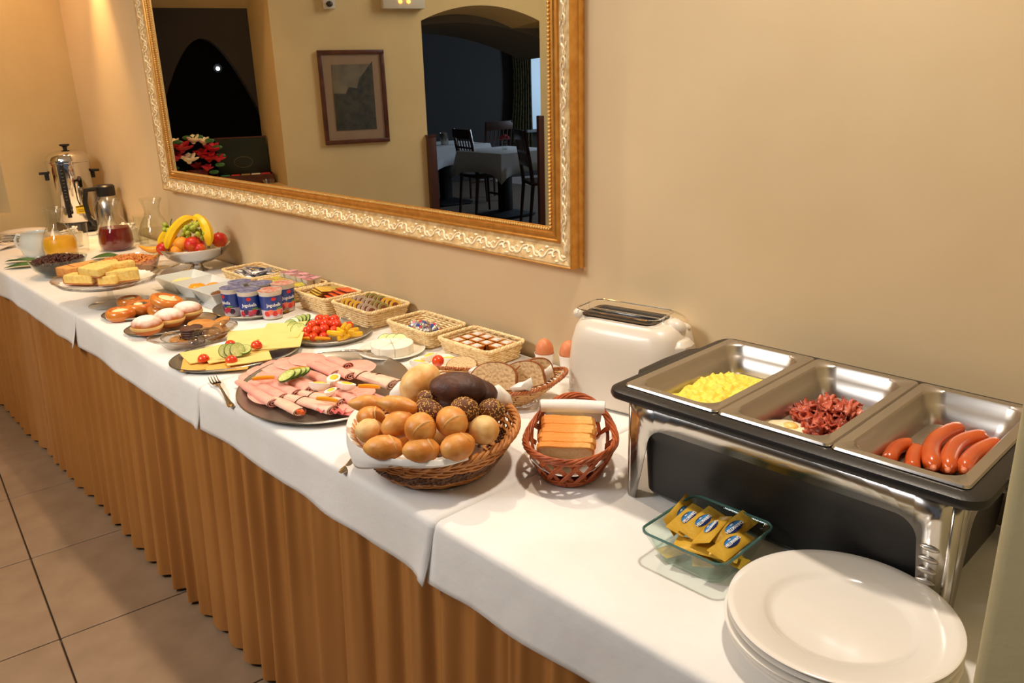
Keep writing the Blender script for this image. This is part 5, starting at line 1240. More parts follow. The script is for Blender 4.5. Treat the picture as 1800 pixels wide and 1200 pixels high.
for P, lab in (((-1.2067, -0.6299, 0.7695), 'left front cherry tomato half on the cheese'), ((-1.1353, -0.5872, 0.772), 'right front cherry tomato half on the cheese'), ((-1.1683, -0.5, 0.783), 'cherry tomato half at the back right on the cheese'), ((-1.236, -0.5417, 0.78), 'cherry tomato half behind the cucumber slices on the cheese')):
    make_tomato(lab, gt, P, s=1.15, cut=True)
for k, P in enumerate([(-1.1744, -0.582, 0.788), (-1.1661, -0.5703, 0.7885), (-1.1577, -0.5586, 0.789), (-1.1589, -0.5399, 0.784)]):
    make_cuke(['leftmost standing', 'second standing', 'third standing', 'flat right'][k]+' cucumber slice on the cheese', 'cucumber slices on the cheese', P, (R(62), 0, R(75)) if k < 3 else (R(22), 0, R(60)), 1.0)

# ================================================================== cookies, doughnuts, buns
t = thing('glass_dish', 'oval cut glass dish of wrapped biscuits beside the cheese tray', 'glass dish', (-1.415, -0.568, T0), 1.45)
pf = [(0,0.002),(0.070,0.002),(0.078,0.006),(0.092,0.022),(0.118,0.034),(0.122,0.037),(0.117,0.038),(0.090,0.026),(0.074,0.010),(0,0.006)]
b = MB(); b.lathe(pf, 48, sy=0.70, fn=lambda p: (p[0]*(1+0.012*math.cos(math.atan2(p[1], p[0])*24)), p[1]*(1+0.012*math.cos(math.atan2(p[1], p[0])*24)), p[2])); b.build('dish', pressed, t, smooth=30)
def biscuit(name, lab, P, a, bb, h, rot, mat, group):
    b = MB(); n = 28; rg = lambda q, z: [(a*q*math.cos(2*PI*k/n)*(1+0.02*(k % 2)), bb*q*math.sin(2*PI*k/n)*(1+0.02*(k % 2)), z) for k in range(n)]
    b.loft([rg(0.93,0), rg(1,h*0.3), rg(1,h*0.7), rg(0.93,h)]); o = b.build(name, mat, smooth=50); put(o, P, rot); return tag(o, lab, 'biscuit', group)
for k in range(4): biscuit('chocolate_biscuit', 'dark chocolate biscuit, %s in the stack' % ['lowest', 'second lowest', 'second highest', 'topmost'][k], (-1.397, -0.577, 0.785)[:2]+(0.781+0.0068*k,), 0.030, 0.027, 0.0055, (0.05, -0.05, 0.8+0.1*k), choc, 'chocolate biscuits in the stack')
gb = 'golden biscuits in the glass dish'
biscuit('golden_biscuit', 'golden biscuit below the chocolate stack at the left', (-1.4055, -0.5997, 0.772), 0.038, 0.030, 0.006, (0.05, 0.05, 0.8), bisc, gb)
biscuit('golden_biscuit', 'lower golden biscuit at the left end of the glass dish', (-1.4081, -0.5966, 0.764), 0.036, 0.028, 0.006, (0.0, 0.05, 0.9), bisc, gb)
biscuit('golden_biscuit', 'large golden biscuit lying on top at the back of the glass dish', (-1.4113, -0.5392, 0.8), 0.040, 0.034, 0.007, (0.12, 0.1, 0.9), bisc, gb)
biscuit('golden_biscuit', 'golden biscuit leaning at the right end of the glass dish', (-1.4029, -0.4952, 0.795), 0.036, 0.030, 0.007, (0.3, -0.35, 0.7), bisc, gb)
biscuit('golden_biscuit', 'golden biscuit standing on edge in the middle of the glass dish', (-1.375, -0.5307, 0.787), 0.032, 0.026, 0.006, (0.9, 0.2, 0.9), bisc, gb)
biscuit('golden_biscuit', 'second biscuit standing on edge in the middle of the glass dish', (-1.3823, -0.5144, 0.785), 0.032, 0.026, 0.006, (1.0, 0.2, 1.0), bisc, gb)
for k, (P, rr) in enumerate([((-1.4084, -0.6328, 0.786), 0.030), ((-1.3501, -0.5569, 0.795), 0.032), ((-1.3703, -0.4931, 0.796), 0.034), ((-1.3524, -0.5855, 0.78), 0.026)]):
    b = MB(); b.blob((0,0,0), (rr*1.25, rr*0.85, rr*0.45), 20, 12, fn=lambda p: p*(1+0.16*nz(p*90, 1, k)+0.10*nz(p*200, 1, k))); o = b.build('cellophane', thin('cellophane', (0.94,0.94,0.94), 3.5, 1.5, 0.12), smooth=20); put(o, P, (0,0,k)); tag(o, ['crinkled clear wrapper at the left end of the biscuits', 'crinkled clear wrapper over the chocolate biscuits', 'crinkled clear wrapper at the right end of the biscuits', 'crinkled clear wrapper at the front of the glass dish'][k], 'wrapper', 'clear wrappers on the biscuits')

sugared = topped('sugared_dough', (196,108,44), (250,240,230), 0.034, 0.054, 45, 0.012, 0.8)
oval_tray('oval steel tray with three sugared doughnuts', (-1.645, -0.540), 0.135, 0.095, 1.55, 0.009)
for k, (P, s_) in enumerate([((-1.5901, -0.6305, 0.785), 1.0), ((-1.6177, -0.5546, 0.787), 1.0), ((-1.658, -0.4824, 0.787), 1.0)]):
    t = thing('doughnut', ['sugared doughnut at the left front of its steel tray', 'sugared doughnut in the middle of the three', 'sugared doughnut at the back right of the three'][k], 'doughnut', (P[0], P[1], 0.7565), k, 'sugared doughnuts')
    b = MB(); b.blob((0,0,0.029), (0.046,0.044,0.029), 30, 18, fn=lambda p: Vector((p.x*(1-0.05*math.exp(-(p.z/0.006)**2)), p.y*(1-0.05*math.exp(-(p.z/0.006)**2)), p.z))*(1+0.03*nz(p*30, 1, k))); b.build('dough', sugared, t, smooth=80)
    b = MB(); b.lathe([(0.0425, -0.0055), (0.0452, -0.002), (0.0452, 0.002), (0.0425, 0.0055)], 40, cap=False, T=Matrix.Translation((0,0,0.026)), fn=lambda p: tuple(Vector(p)*(1+0.02*nz(Vector(p)*30, 1, k)))); b.build('pale_band', donutp, t, smooth=80)
oval_tray('oval steel tray of glazed filled buns behind the doughnuts', (-1.870, -0.515), 0.150, 0.105, 1.50, 0.010)
for k, (P, r, fm, lab) in enumerate([((-1.841, -0.6214, 0.768), 0.045, curd, 'glazed bun with curd filling at the left end of the tray'), ((-1.8605, -0.5525, 0.772), 0.046, poppy, 'glazed bun with poppy and curd filling in the tray middle'), ((-1.7764, -0.5145, 0.77), 0.045, curd, 'glazed bun at the tray front half hidden by the doughnuts'), ((-1.7577, -0.508, 0.8), 0.053, curd, 'largest glazed bun with a white curd centre tilted on top'), ((-1.9559, -0.5527, 0.772), 0.040, curd, 'glazed bun at the back left of the tray')]):
    t = thing('filled_bun', lab, 'bun', (P[0], P[1], P[2]-0.014), k, 'glazed filled buns'); t.rotation_euler = (0.0 if k != 3 else R(-16), 0.0 if k != 3 else R(10), 0)
    b = MB(); b.lathe([(0,0.0),(r*0.8,0.0),(r*0.98,0.010),(r,0.018),(r*0.93,0.028),(r*0.75,0.033),(r*0.58,0.030),(r*0.50,0.025),(0,0.024)], 36, fn=lambda p: tuple(Vector(p)*(1+0.04*nz(Vector(p)*25, 1, k)))); b.build('bun', kol, t, smooth=80)
    b = MB(); b.blob((0,0,0.0255), (r*0.58, r*0.54, 0.006), 22, 8, fn=lambda p: Vector((p.x, p.y, p.z+0.002*nz(p*120, 1, k)))*(1+0.06*nz(p*60, 1, k))); b.build('filling', fm, t, smooth=60)
    if fm is poppy: b = MB(); b.blob((r*0.16,-r*0.16,0.0295), (r*0.34, r*0.3, 0.005), 16, 6); b.build('curd_topping', curd, t)

# ================================================================== yogurts
t = oval_tray('round steel tray holding the blue yogurt cups', (-1.622, -0.283), 0.130, 0.124, 0, 0.012)
lidb = M('lid_blue_print', (150,160,200), 0.25, 0.4, c2=(96,110,170), nscale=60, lo=0.4, hi=0.6); lidr = M('lid_red_print', (226,120,100), 0.25, 0.3, c2=(220,200,190), nscale=70, lo=0.4, hi=0.6)
def yogurt(lab, x, y, rz, lid, fruit):
    z0 = T0+0.0035; t = thing('yogurt_cup', lab, 'yogurt', (x, y, z0), rz, 'yogurt cups on the round tray')
    H = 0.088
    b = MB(); b.lathe([(0,0.001),(0.0290,0.001),(0.0300,0.004),(0.0345,H-0.012),(0.0345,H-0.010),(0.0365,H-0.003),(0.0375,H-0.002),(0.0375,H),(0,H)], 36); b.build('cup', whitep, t, smooth=40)
    def shell(z0_, z1_, o_, n=36, a0=0, a1=2*PI):
        m = MB(); rr = lambda z: 0.0300+0.0045*(z-0.004)/(H-0.016)+o_
        m.loft([[(rr(z)*math.cos(a0+(a1-a0)*i/n), rr(z)*math.sin(a0+(a1-a0)*i/n), z) for i in range(n+1)] for z in [z0_+(z1_-z0_)*q/6 for q in range(7)]], False, False, closed=False); return m
    lb = shell(0.030, H-0.014, 0.0003).build('blue_label', blue, t, smooth=80)
    shell(0.006, 0.0302, 0.0002).build('pale_label_foot', M('label_foot', (226,220,226), 0.35, c2=(200,180,190), nscale=60), t, smooth=80)
    # text bent around the cup
    def wrap(o, z, rad):
        for v in o.data.vertices:
            a = v.co.x/rad; rz_ = 0.0300+0.0045*(z+v.co.y-0.004)/(H-0.016)+0.0008+v.co.z
            v.co = Vector((rz_*math.sin(a), -rz_*math.cos(a), z+v.co.y))
        return o
    wrap(text(lb, 'Jogobella', 0.0145, inkw, Matrix.Identity(4), bold=0.0002, sx=0.86), 0.046, 0.0335)
    b = MB(); b.blob((0,0,0), (0.0075,0.0055,0.0007), 14, 4); e = b.build('emblem', inkr, lb); wrap(e, 0.0655, 0.0338)
    for i in range(5):
        cx_ = (-0.024, -0.012, 0.001, 0.014, 0.025)[i]; b = MB(); b.blob((cx_, (0.002 if i % 2 else -0.003), 0), (0.0095, 0.009, 0.0008), 14, 5)
        mm = fruit[i % len(fruit)]; e = b.build('fruit_picture', mm, t); wrap(e, 0.022, 0.0325)
    b = MB(); b.blob((0.018,0,0),(0.012,0.003,0.0009),12,4); e = b.build('leaf_picture', M('leaf_print', (90,150,60), 0.4), t); wrap(e, 0.0335, 0.0325)
    b = MB(); b.lathe([(0,H+0.0002),(0.0370,H+0.0002),(0.0375,H+0.0012),(0,H+0.0012)], 36); b.build('foil_lid', lid, t)
    return t
fr1 = [M('print_raspberry', (206,40,70), 0.35), M('print_blackberry', (60,30,60), 0.35), M('print_pinkberry', (190,60,90), 0.35)]; fr2 = [M('print_strawberry', (220,50,40), 0.35), M('print_peach', (240,120,90), 0.35)]
aim = lambda x, y: math.atan2(-1.404-y, 0.793-x)+PI/2
for x, y, dr, lid, fr, lab in [(-1.543,-0.331,-0.08,lidb,fr1,'front middle yogurt cup with a raspberry picture'), (-1.490,-0.286,0.22,lidr,fr2,'front right yogurt cup with a red peach picture'), (-1.612,-0.352,-1.0,lidb,fr1,'left yogurt cup with its blue side turned forward'),
                        (-1.665,-0.300,0.4,lidb,fr1,'yogurt cup at the back left of the round tray'), (-1.596,-0.262,0.2,lidb,fr1,'yogurt cup in the middle of the back row'), (-1.540,-0.216,0.5,lidr,fr2,'yogurt cup at the back right of the round tray')]: yogurt(lab, x, y, aim(x, y)+dr, lid, fr)
b = MB(); b.blob((0,0,0), (0.02,0.018,0.0045), 16, 6, fn=lambda p: Vector((p.x, p.y, max(p.z, -0.003)))); o = b.build('gold_chocolate_coin', M('gold_foil', (206,164,60), 0.25, 1.0)); put(o, (-1.52, -0.2321, 0.757)); tag(o, 'small gold foil wrapped piece at the right of the yogurt cups', 'sweet')

# ================================================================== vegetable plate
oval_tray('round steel plate of tomatoes, peppers and cucumber', (-1.205, -0.268), 0.134, 0.122, 0.3, 0.014)
gv = 'cherry tomatoes piled on the vegetable plate'; lb_ = 'whole cherry tomato in the pile on the vegetable plate'
tms = [(537,590,0.773,0),(551,592,0.773,1),(569,592,0.773,0),(541,580,0.786,0),(556,581,0.788,0),(570,579,0.789,0),(586,581,0.782,0),(549,570,0.797,0),(560,567,0.800,0),(572,567,0.801,0),(581,569,0.798,0),(592,570,0.795,0),(603,576,0.785,0),(612,574,0.780,0),(597,581,0.775,0),(573,560,0.808,0),(587,562,0.805,0),(558,560,0.806,0),(578,590,0.773,0),(590,592,0.770,0)]
TS = [(-1.1797, -0.3486, 0.773), (-1.1532, -0.339, 0.773), (-1.136, -0.3169, 0.773), (-1.1825, -0.3384, 0.785), (-1.16, -0.3243, 0.788), (-1.1496, -0.3051, 0.789), (-1.1339, -0.2842, 0.784), (-1.1917, -0.3175, 0.795), (-1.1858, -0.3005, 0.799), (-1.1622, -0.2945, 0.799), (-1.1559, -0.2802, 0.797), (-1.1477, -0.2672, 0.794), (-1.1399, -0.249, 0.783), (-1.1531, -0.2241, 0.778), (-1.1513, -0.2523, 0.773), (-1.1921, -0.2923, 0.806), (-1.1804, -0.279, 0.807), (-1.1658, -0.2604, 0.804), (-1.1605, -0.3091, 0.776), (-1.1727, -0.2735, 0.782)]
for k, P in enumerate(TS): make_tomato(lb_, gv, P, (0, 0, k), 1.0+0.10*math.sin(k*3), m=tomato if k % 4 else tomatoO, stem=(k == 18))
for k, P in enumerate([(-1.0925, -0.2949, 0.772), (-1.0877, -0.2756, 0.775), (-1.0921, -0.2544, 0.774), (-1.0929, -0.2638, 0.786), (-1.09, -0.2878, 0.784), (-1.0952, -0.3032, 0.78), (-1.0813, -0.2546, 0.768), (-1.0826, -0.2833, 0.768), (-1.0963, -0.2756, 0.793)]):
    strip('pepper_strip', P, 0.048, R(20+37*k), pepper, 'yellow pepper piece in the heap at the right of the vegetable plate', w=0.0085, group='yellow pepper pieces on the vegetable plate')
strip('pepper_strip', (-1.138, -0.3398, 0.7665), 0.085, R(40), pepperO, 'long orange pepper strip along the front rim of the vegetable plate', w=0.0055)
for k, P in enumerate([(-1.2041, -0.3545, 0.786), (-1.2477, -0.3467, 0.782), (-1.2746, -0.3407, 0.782), (-1.2817, -0.3256, 0.784), (-1.2823, -0.3122, 0.786), (-1.2795, -0.2989, 0.787), (-1.2714, -0.2885, 0.788)]):
    make_cuke(['large front', 'second', 'third', 'fourth', 'fifth', 'sixth', 'seventh'][k]+' cucumber slice in the fan at the left of the vegetable plate', 'cucumber slices on the vegetable plate', P, (R(40), 0, R(50)) if k == 0 else (R(58), 0, R(75-14*k)), 1.15 if k == 0 else 0.95)

# ================================================================== camembert
b = MB(); b.lathe(plate_prof(0.089, 0.012), 48); o = b.build('small_plate', china, smooth=50); put(o, (-0.928, -0.235, T0+0.0005)); tag(o, 'small white plate under the round white cheese', 'plate')
t = thing('camembert', 'round white rind cheese cut in wedges on a small plate', 'cheese', (-0.915, -0.243, T0+0.0072), 0.3)
for k in range(8):
    a0, a1 = 2*PI*k/8+0.006, 2*PI*(k+1)/8-0.006; b = MB(); arc = [(0.056*math.cos(a0+(a1-a0)*i/6), 0.056*math.sin(a0+(a1-a0)*i/6)) for i in range(7)]; mx = (0.003*math.cos((a0+a1)/2), 0.003*math.sin((a0+a1)/2))
    b.prism([mx]+arc, 0.0, 0.027); b.build('wedge', brie, t, bevel=0.0015)
for k, P in enumerate([(-0.9626, -0.2316, 0.778), (-0.9474, -0.2181, 0.778), (-0.9323, -0.2047, 0.778)]): make_cuke(['left', 'middle', 'right'][k]+' cucumber slice behind the round white cheese', 'cucumber slices behind the white cheese', P, (R(35), 0, R(46)), 1.05)

# ================================================================== egg plate behind the bread
b = MB(); b.lathe(plate_prof(0.082, 0.014), 48); o = b.build('small_plate', china, smooth=50); put(o, (-0.735, -0.235, T0+0.0005)); tag(o, 'small white plate of egg quarters half hidden by the bread', 'plate')
for k, (P, rz) in enumerate([((-0.7398, -0.2889, 0.79), 0.4), ((-0.74, -0.2529, 0.797), 1.7), ((-0.6927, -0.2317, 0.795), 0.8), ((-0.6719, -0.2166, 0.79), 2.6), ((-0.7154, -0.2907, 0.783), 1.0), ((-0.6515, -0.2163, 0.78), 0.1), ((-0.6736, -0.2451, 0.775), 1.4)]):
    egg_wedge('egg quarter on the small plate behind the bread basket', (P[0], P[1], P[2]-0.018), rz, 'egg quarters on the small plate', 1.0, -0.25)
make_tomato('single red cherry tomato on the egg quarters behind the dark loaf', None, (-0.6598, -0.2893, 0.806), s=1.1)

# ================================================================== white divided dish
t = thing('divided_dish', 'angular white porcelain dish with butter and fruit preserve', 'dish', (-1.945, -0.308, T0), R(3))
def wdish(b, cx, w, d, h):
    b.loft([rrect(w*0.72, d*0.66, 0.004, 2, 0, cx), rrect(w, d, 0.004, 2, h, cx), rrect(w*0.97, d*0.96, 0.004, 2, h, cx), rrect(w*0.70, d*0.64, 0.004, 2, 0.008, cx)])
for k in range(3):
    b = MB(); wdish(b, -0.145+0.145*k, 0.146, 0.155, 0.050); b.build('compartment', china2, t, smooth=20)
b = MB(); b.blob((-0.145,0,0.026), (0.045,0.04,0.012), 20, 10, fn=lambda p: p*(1+0.2*nz(p*60))); b.build('butter', M('butter', (250,232,160), 0.5), t)
b = MB(); b.blob((-0.01,-0.015,0.033), (0.035,0.028,0.010), 18, 8, fn=lambda p: p*(1+0.2*nz(p*80))); b.blob((0.022,0.028,0.033), (0.028,0.026,0.010), 18, 8); b.build('apricot_preserve', M('apricot', (250,156,24), 0.25, coat=0.4), t)
b = MB(); b.blob((0.145,0,0.030), (0.045,0.045,0.010), 18, 8, fn=lambda p: p*(1+0.15*nz(p*80))); b.build('plum_preserve', M('plum', (90,30,26), 0.25, coat=0.4), t)

# ================================================================== cake stand
t = thing('cake_stand', 'footed glass cake stand with slices of sponge cake', 'cake stand', (-2.065, -0.575, T0), 0)
b = MB(); b.lathe([(0,0.001),(0.072,0.001),(0.073,0.004),(0.030,0.010),(0.011,0.020),(0.009,0.045),(0.014,0.068),(0.030,0.072),(0,0.072)], 40); b.build('foot', pressed, t, smooth=40)
b = MB(); b.lathe([(0,0.072),(0.120,0.074),(0.150,0.084),(0.166,0.100),(0.169,0.103),(0.164,0.103),(0.146,0.088),(0.118,0.0785),(0,0.0770)], 56, fn=lambda p: (p[0]*(1+0.006*math.cos(math.atan2(p[1], p[0])*28)*(p[2] > 0.08)), p[1]*(1+0.006*math.cos(math.atan2(p[1], p[0])*28)*(p[2] > 0.08)), p[2])); b.build('plate', pressed, t, smooth=40)
b = MB(); b.lathe([(0,0.0775),(0.110,0.0790),(0.142,0.0865),(0.144,0.0880),(0.110,0.0800),(0,0.0785)], 60, fn=lambda p: (p[0]*(1+0.03*math.cos(math.atan2(p[1], p[0])*30)*(p[0]**2+p[1]**2 > 0.012)), p[1]*(1+0.03*math.cos(math.atan2(p[1], p[0])*30)*(p[0]**2+p[1]**2 > 0.012)), p[2])); o = b.build('paper_doily', paper, smooth=30); o.location = (-2.065, -0.575, T0+0.0012); tag(o, 'white scalloped paper doily on the glass cake stand', 'doily')
zc = T0+0.0805
def cake(lab, P, L, Wd, H, rz, tilt=0, mat=None):
    t = thing('cake_slice', lab, 'cake', P, rz, 'cake slices on the glass stand'); t.rotation_euler = (tilt, 0, rz)
    b = MB(); b.loft([rrect(L, Wd, 0.004, 3, 0.0045), rrect(L*1.0, Wd, 0.004, 3, H-0.004), rrect(L*0.97, Wd*0.95, 0.006, 3, H)]); b.build('sponge', mat or cakey, t, bevel=0.001)
    b = MB(); b.loft([rrect(L*0.99, Wd*0.99, 0.004, 3, 0.0), rrect(L*1.01, Wd*1.01, 0.004, 3, 0.0044)]); b.build('bottom_crust', cakeb, t)
    b = MB(); b.box((-L/2-0.0005, 0, H*0.5+0.001), (0.003, Wd*0.98, H*0.85)); b.build('end_crust', cakeb, t)
    return t
for a in [('cake slice at the front left of the glass stand', (-2.0668, -0.6493, 0.84), 0.095, 0.045, 0.026, 0.62, 0, None), ('cake slice at the front right of the glass stand', (-1.9858, -0.5508, 0.84), 0.090, 0.036, 0.034, 1.28, 0, None), ('small cake piece at the front centre of the glass stand', (-1.9887, -0.5932, 0.838), 0.050, 0.040, 0.026, 0.9, 0, None),
          ('orange crumbly cake piece at the left of the glass stand', (-2.202, -0.6481, 0.842), 0.070, 0.045, 0.028, 0.3, 0, cakeo), ('cake slice lying on top in the middle of the glass stand', (-2.0304, -0.6152, 0.868), 0.088, 0.050, 0.024, 0.35, 0.10, None), ('cake slice on top at the back right of the glass stand', (-2.0303, -0.5403, 0.866), 0.078, 0.045, 0.026, 1.5, -0.08, None),
          ('cake slice at the back of the glass stand', (-2.1772, -0.545, 0.845), 0.080, 0.045, 0.028, 1.4, 0, None), ('orange cake piece at the back left of the glass stand', (-2.2146, -0.5984, 0.845), 0.075, 0.045, 0.028, 1.7, 0, cakeo)]: cake(*(a[:2]+(a[2]*1.12, a[3]*1.15, a[4]*1.15)+a[5:]))

# ================================================================== glass bowls of cereal
def glass_bowl(lab, c, r, h, fillmat, gl, flab, lift=0.0, name='glass_bowl'):
    t = thing(name, lab, 'bowl', (c[0], c[1], T0), 0)
    b = MB(); b.lathe([(0,0.002),(r*0.45,0.002),(r*0.55,0.006),(r*0.85,h*0.5),(r,h),(r*0.985,h),(r*0.83,h*0.52),(r*0.50,0.009),(0,0.006)], 44); b.build('bowl', gl, t, smooth=50)
    rr = random.Random(int(r*1000)); src_ = []
    b = MB(); b.lathe([(0,0.010),(r*0.48,0.010),(r*0.80,h*0.52),(r*0.88,h*0.78),(0,h*0.86)], 30, fn=lambda p: tuple(Vector(p)*(1+0.03*nz(Vector(p)*60)))); 
    for k in range(420):
        a = rr.random()*2*PI; q = math.sqrt(rr.random())*r*0.88; z = h*0.84+0.018*(1-(q/(r*0.88))**2)+0.002*rr.random()
        T = Matrix.Translation((q*math.cos(a), q*math.sin(a), z)) @ Euler((rr.random()*3, rr.random()*3, rr.random()*3)).to_matrix().to_4x4()
        b.blob((0,0,0), (0.0075*rr.uniform(0.6,1.2), 0.006, 0.003), 6, 4, T=T)
    o = b.build(flab[0], fillmat, smooth=50, kind='stuff'); o.location = (c[0], c[1], T0+0.0005); tag(o, flab[1], 'cereal')
glass_bowl('glass bowl of dark cereal at the table front, far left', (-2.700, -0.558), 0.105, 0.072, cerealD, glass2, ('dark_cereal', 'dark brown cereal heaped in the left glass bowl'))
glass_bowl('glass bowl of orange cereal behind the cake stand', (-2.395, -0.400), 0.118, 0.085, cereal, pressed, ('corn_flakes', 'orange corn flakes heaped in the bowl behind the cake stand'))

# ================================================================== fruit bowl
FC = Vector((-2.365, -0.150, T0))
t = thing('fruit_bowl', 'footed polished steel bowl of fruit near the wall', 'bowl', FC, 0)
b = MB(); b.lathe([(0,0.001),(0.055,0.001),(0.056,0.004),(0.030,0.010),(0.020,0.022),(0.034,0.032),(0.070,0.040),(0.105,0.060),(0.132,0.092),(0.138,0.100),(0.135,0.101),(0.102,0.064),(0.066,0.045),(0,0.040)], 56); b.build('bowl', chrome, t, smooth=60)
def banana(lab, pts, r=0.017):
    P = [Vector(p) for p in pts]; out = []; n = 20
    for i in range(n+1):
        u = i/n; q = (1-u)**3*P[0]+3*u*(1-u)**2*P[1]+3*u*u*(1-u)*P[2]+u**3*P[3]; out.append(q)
    rad = [r*min(1, 0.30+2.6*min(i/n, 1-i/n)**0.75) for i in range(n+1)]
    t = thing('banana', lab, 'banana', FC, 0, 'bananas in the fruit bowl'); b = MB(); b.tube(out, rad, 7); b.build('peel', bananam, t, smooth=25)
    for e, q in ((0,1),(n,-1)): d = (out[e]-out[e+q]).normalized(); b = MB(); b.tube([out[e], out[e]+d*0.010], [0.0052,0.0042], 6); b.build('tip', bananat, t)
IR = Vector((math.cos(YAW), math.sin(YAW), 0)); IF = Vector((-math.sin(YAW), math.cos(YAW), 0))
def fp(r_, f_, z): v = IR*r_+IF*f_; return (v.x, v.y, z)
banana('long banana arching over the left of the fruit bowl', [fp(-0.070,-0.088,0.105), fp(-0.066,-0.080,0.150), fp(-0.030,-0.030,0.215), fp(0.015,0.0,0.205)], 0.0185)
banana('banana arching over the right side of the fruit bowl', [fp(0.085,-0.075,0.110), fp(0.095,-0.06,0.170), fp(0.055,-0.02,0.215), fp(0.010,0.0,0.205)], 0.0195)
banana('banana at the far left edge of the fruit bowl', [fp(-0.118,-0.030,0.100), fp(-0.120,-0.02,0.140), fp(-0.090,0.02,0.170), fp(-0.060,0.05,0.165)], 0.0165)
for nm, lab, r_, f_, z, rr, m_ in [('nectarine','red nectarine at the front centre of the fruit bowl',0.025,-0.085,0.118,0.032,nect), ('apricot','orange apricot at the front of the fruit bowl',-0.015,-0.085,0.122,0.029,oran), ('nectarine','red nectarine at the far right of the fruit bowl',0.098,0.010,0.116,0.031,nect), ('nectarine','red nectarine at the left front edge of the fruit bowl',-0.098,-0.060,0.100,0.026,nect), ('nectarine','small red fruit between the nectarine and the right banana',0.056,-0.092,0.103,0.022,nect), ('apricot','apricot low at the front of the fruit bowl',-0.030,-0.098,0.098,0.024,oran), ('nectarine','nectarine under the grapes in the fruit bowl',0.0,0.02,0.100,0.034,nect)]:
    b = MB(); b.blob((0,0,0), (rr,rr,rr*0.94), 22, 14, fn=lambda p: p*(1-0.05*math.exp(-(math.atan2(p.x, p.y)/0.18)**2))); o = b.build(nm, m_, smooth=80); P = FC+Vector(fp(r_, f_, z)); put(o, P, (0,0,rr*90)); tag(o, lab, 'fruit', 'stone fruit in the fruit bowl')
    b = MB(); b.tube([(0,0,rr*0.9), (0.001,0.001,rr*1.02)], 0.0018, 5); b.build('stem', bananat, o)
rg_ = random.Random(5)
for lab, c0, n, sp in [('bunch of green grapes in the middle of the fruit bowl', fp(0.030,-0.045,0.160), 34, (0.048,0.035,0.030)), ('bunch of green grapes at the left of the fruit bowl', fp(-0.072,-0.030,0.165), 18, (0.022,0.022,0.038))]:
    t = thing('grape_bunch', lab, 'grapes', FC+Vector(c0), YAW); src_ = None
    b = MB(); b.tube([(0,0,-0.02),(0.005,0,0.03),(0.012,0.004,0.045)], 0.002, 5); b.build('stalk', stemg, t)
    for k in range(n):
        d = Vector((rg_.gauss(0,1), rg_.gauss(0,1), rg_.gauss(0,1))).normalized(); p = (d.x*sp[0], d.y*sp[1], d.z*sp[2])
        if src_ is None: b = MB(); b.blob((0,0,0), (0.0098,0.0098,0.0115), 12, 8); src_ = b.build('grape', grape, t, smooth=80); g = src_
        else: g = dup(src_, parent=t)
        g.location = p; g.rotation_euler = (k, k*2, 0)
for k, (P, rz) in enumerate([((-2.7807, -0.1665, 0.785), 0.9), ((-2.6563, -0.2289, 0.775), 0.5)]):
    t = thing('melon_wedge', ['upper', 'lower'][k]+' orange melon wedge left of the fruit bowl', 'fruit', P, rz, 'melon wedges by the fruit bowl')
    b = MB(); rings = []
    for i in range(11):
        u = -1+2*i/10; z = 0.016*u*u; w = 0.017*(1-u*u)+0.001; rings.append([(u*0.055, -w, z), (u*0.055, w*0.2, z-0.018*(1-u*u)), (u*0.055, w, z+0.004), (u*0.055, 0, z+0.010*(1-u*u))])
    b.loft(rings); b.build('flesh', melon, t, smooth=40)
    b = MB(); b.tube([(u*0.056, 0.010*(1-u*u)*0.2, 0.016*u*u-0.018*(1-u*u)) for u in [-1+2*i/10 for i in range(11)]], 0.0024, 6); b.build('rind', M('melon_rind', (220,150,40), 0.5), t)
b = MB(); b.lathe(plate_prof(0.085, 0.014), 40); o = b.build('small_plate', pressed, smooth=50); put(o, (-2.52, -0.245, T0+0.0005)); tag(o, 'small glass plate under the orange melon wedges', 'plate')

# ================================================================== carafes, jug, glasses, urn
def carafe(lab, x, y, fill, fh, fname, flab, s=1.0):
    t = thing('glass_carafe', lab, 'carafe', (x, y, T0), 0, 'waisted glass carafes'); t.scale = (s, s, s)
    pr = [(0.0,0.001),(0.055,0.001),(0.066,0.010),(0.071,0.040),(0.068,0.075),(0.052,0.112),(0.033,0.145),(0.030,0.165),(0.037,0.195),(0.046,0.214)]
    inn = [(r-0.0022, z+0.0015) for r, z in reversed(pr[1:])]
    b = MB(); b.lathe(pr+inn+[(0.0,0.006)], 40, fn=lambda p: (p[0]+(0.010*(p[2] > 0.205)*(p[0] > 0.03)*1), p[1], p[2])); b.build('glass', glass, t, smooth=60)
    if fill:
        b = MB(); q = [(0,0.005),(0.051,0.005),(0.0625,0.012),(0.0675,0.040)]+([(0.0655,0.072)] if fh > 0.072 else [])+[(0.0655 if fh < 0.08 else 0.058, fh),(0,fh)]; b.lathe(q, 36); o = b.build(fname, fill, smooth=50); o.location = (x, y, T0+0.0005); o.scale = (s, s, s); tag(o, flab, 'drink')
carafe('glass carafe of orange juice, leftmost carafe', -3.115, -0.437, juiceO, 0.085, 'orange_juice', 'bright orange juice in the leftmost carafe')
carafe('glass carafe of red juice in the middle of the carafes', -3.075, -0.215, juiceR, 0.098, 'red_juice', 'dark red juice in the middle carafe', 1.05)
carafe('clear water carafe nearest the wall, rightmost of the carafes', -2.960, -0.045+0.0-0.035, None, 0, '', '', 1.05)
b = MB(); b.lathe([(0,0.006),(0.06,0.006),(0.068,0.04),(0.064,0.075),(0.056,0.09),(0,0.09)], 30); o = b.build('water', water, smooth=60); put(o, (-2.960, -0.080, T0+0.0015)); tag(o, 'clear water in the carafe nearest the wall', 'drink')
t = thing('milk_jug', 'round white porcelain jug with a handle left of the orange juice', 'jug', (-3.215, -0.505, T0), 0)
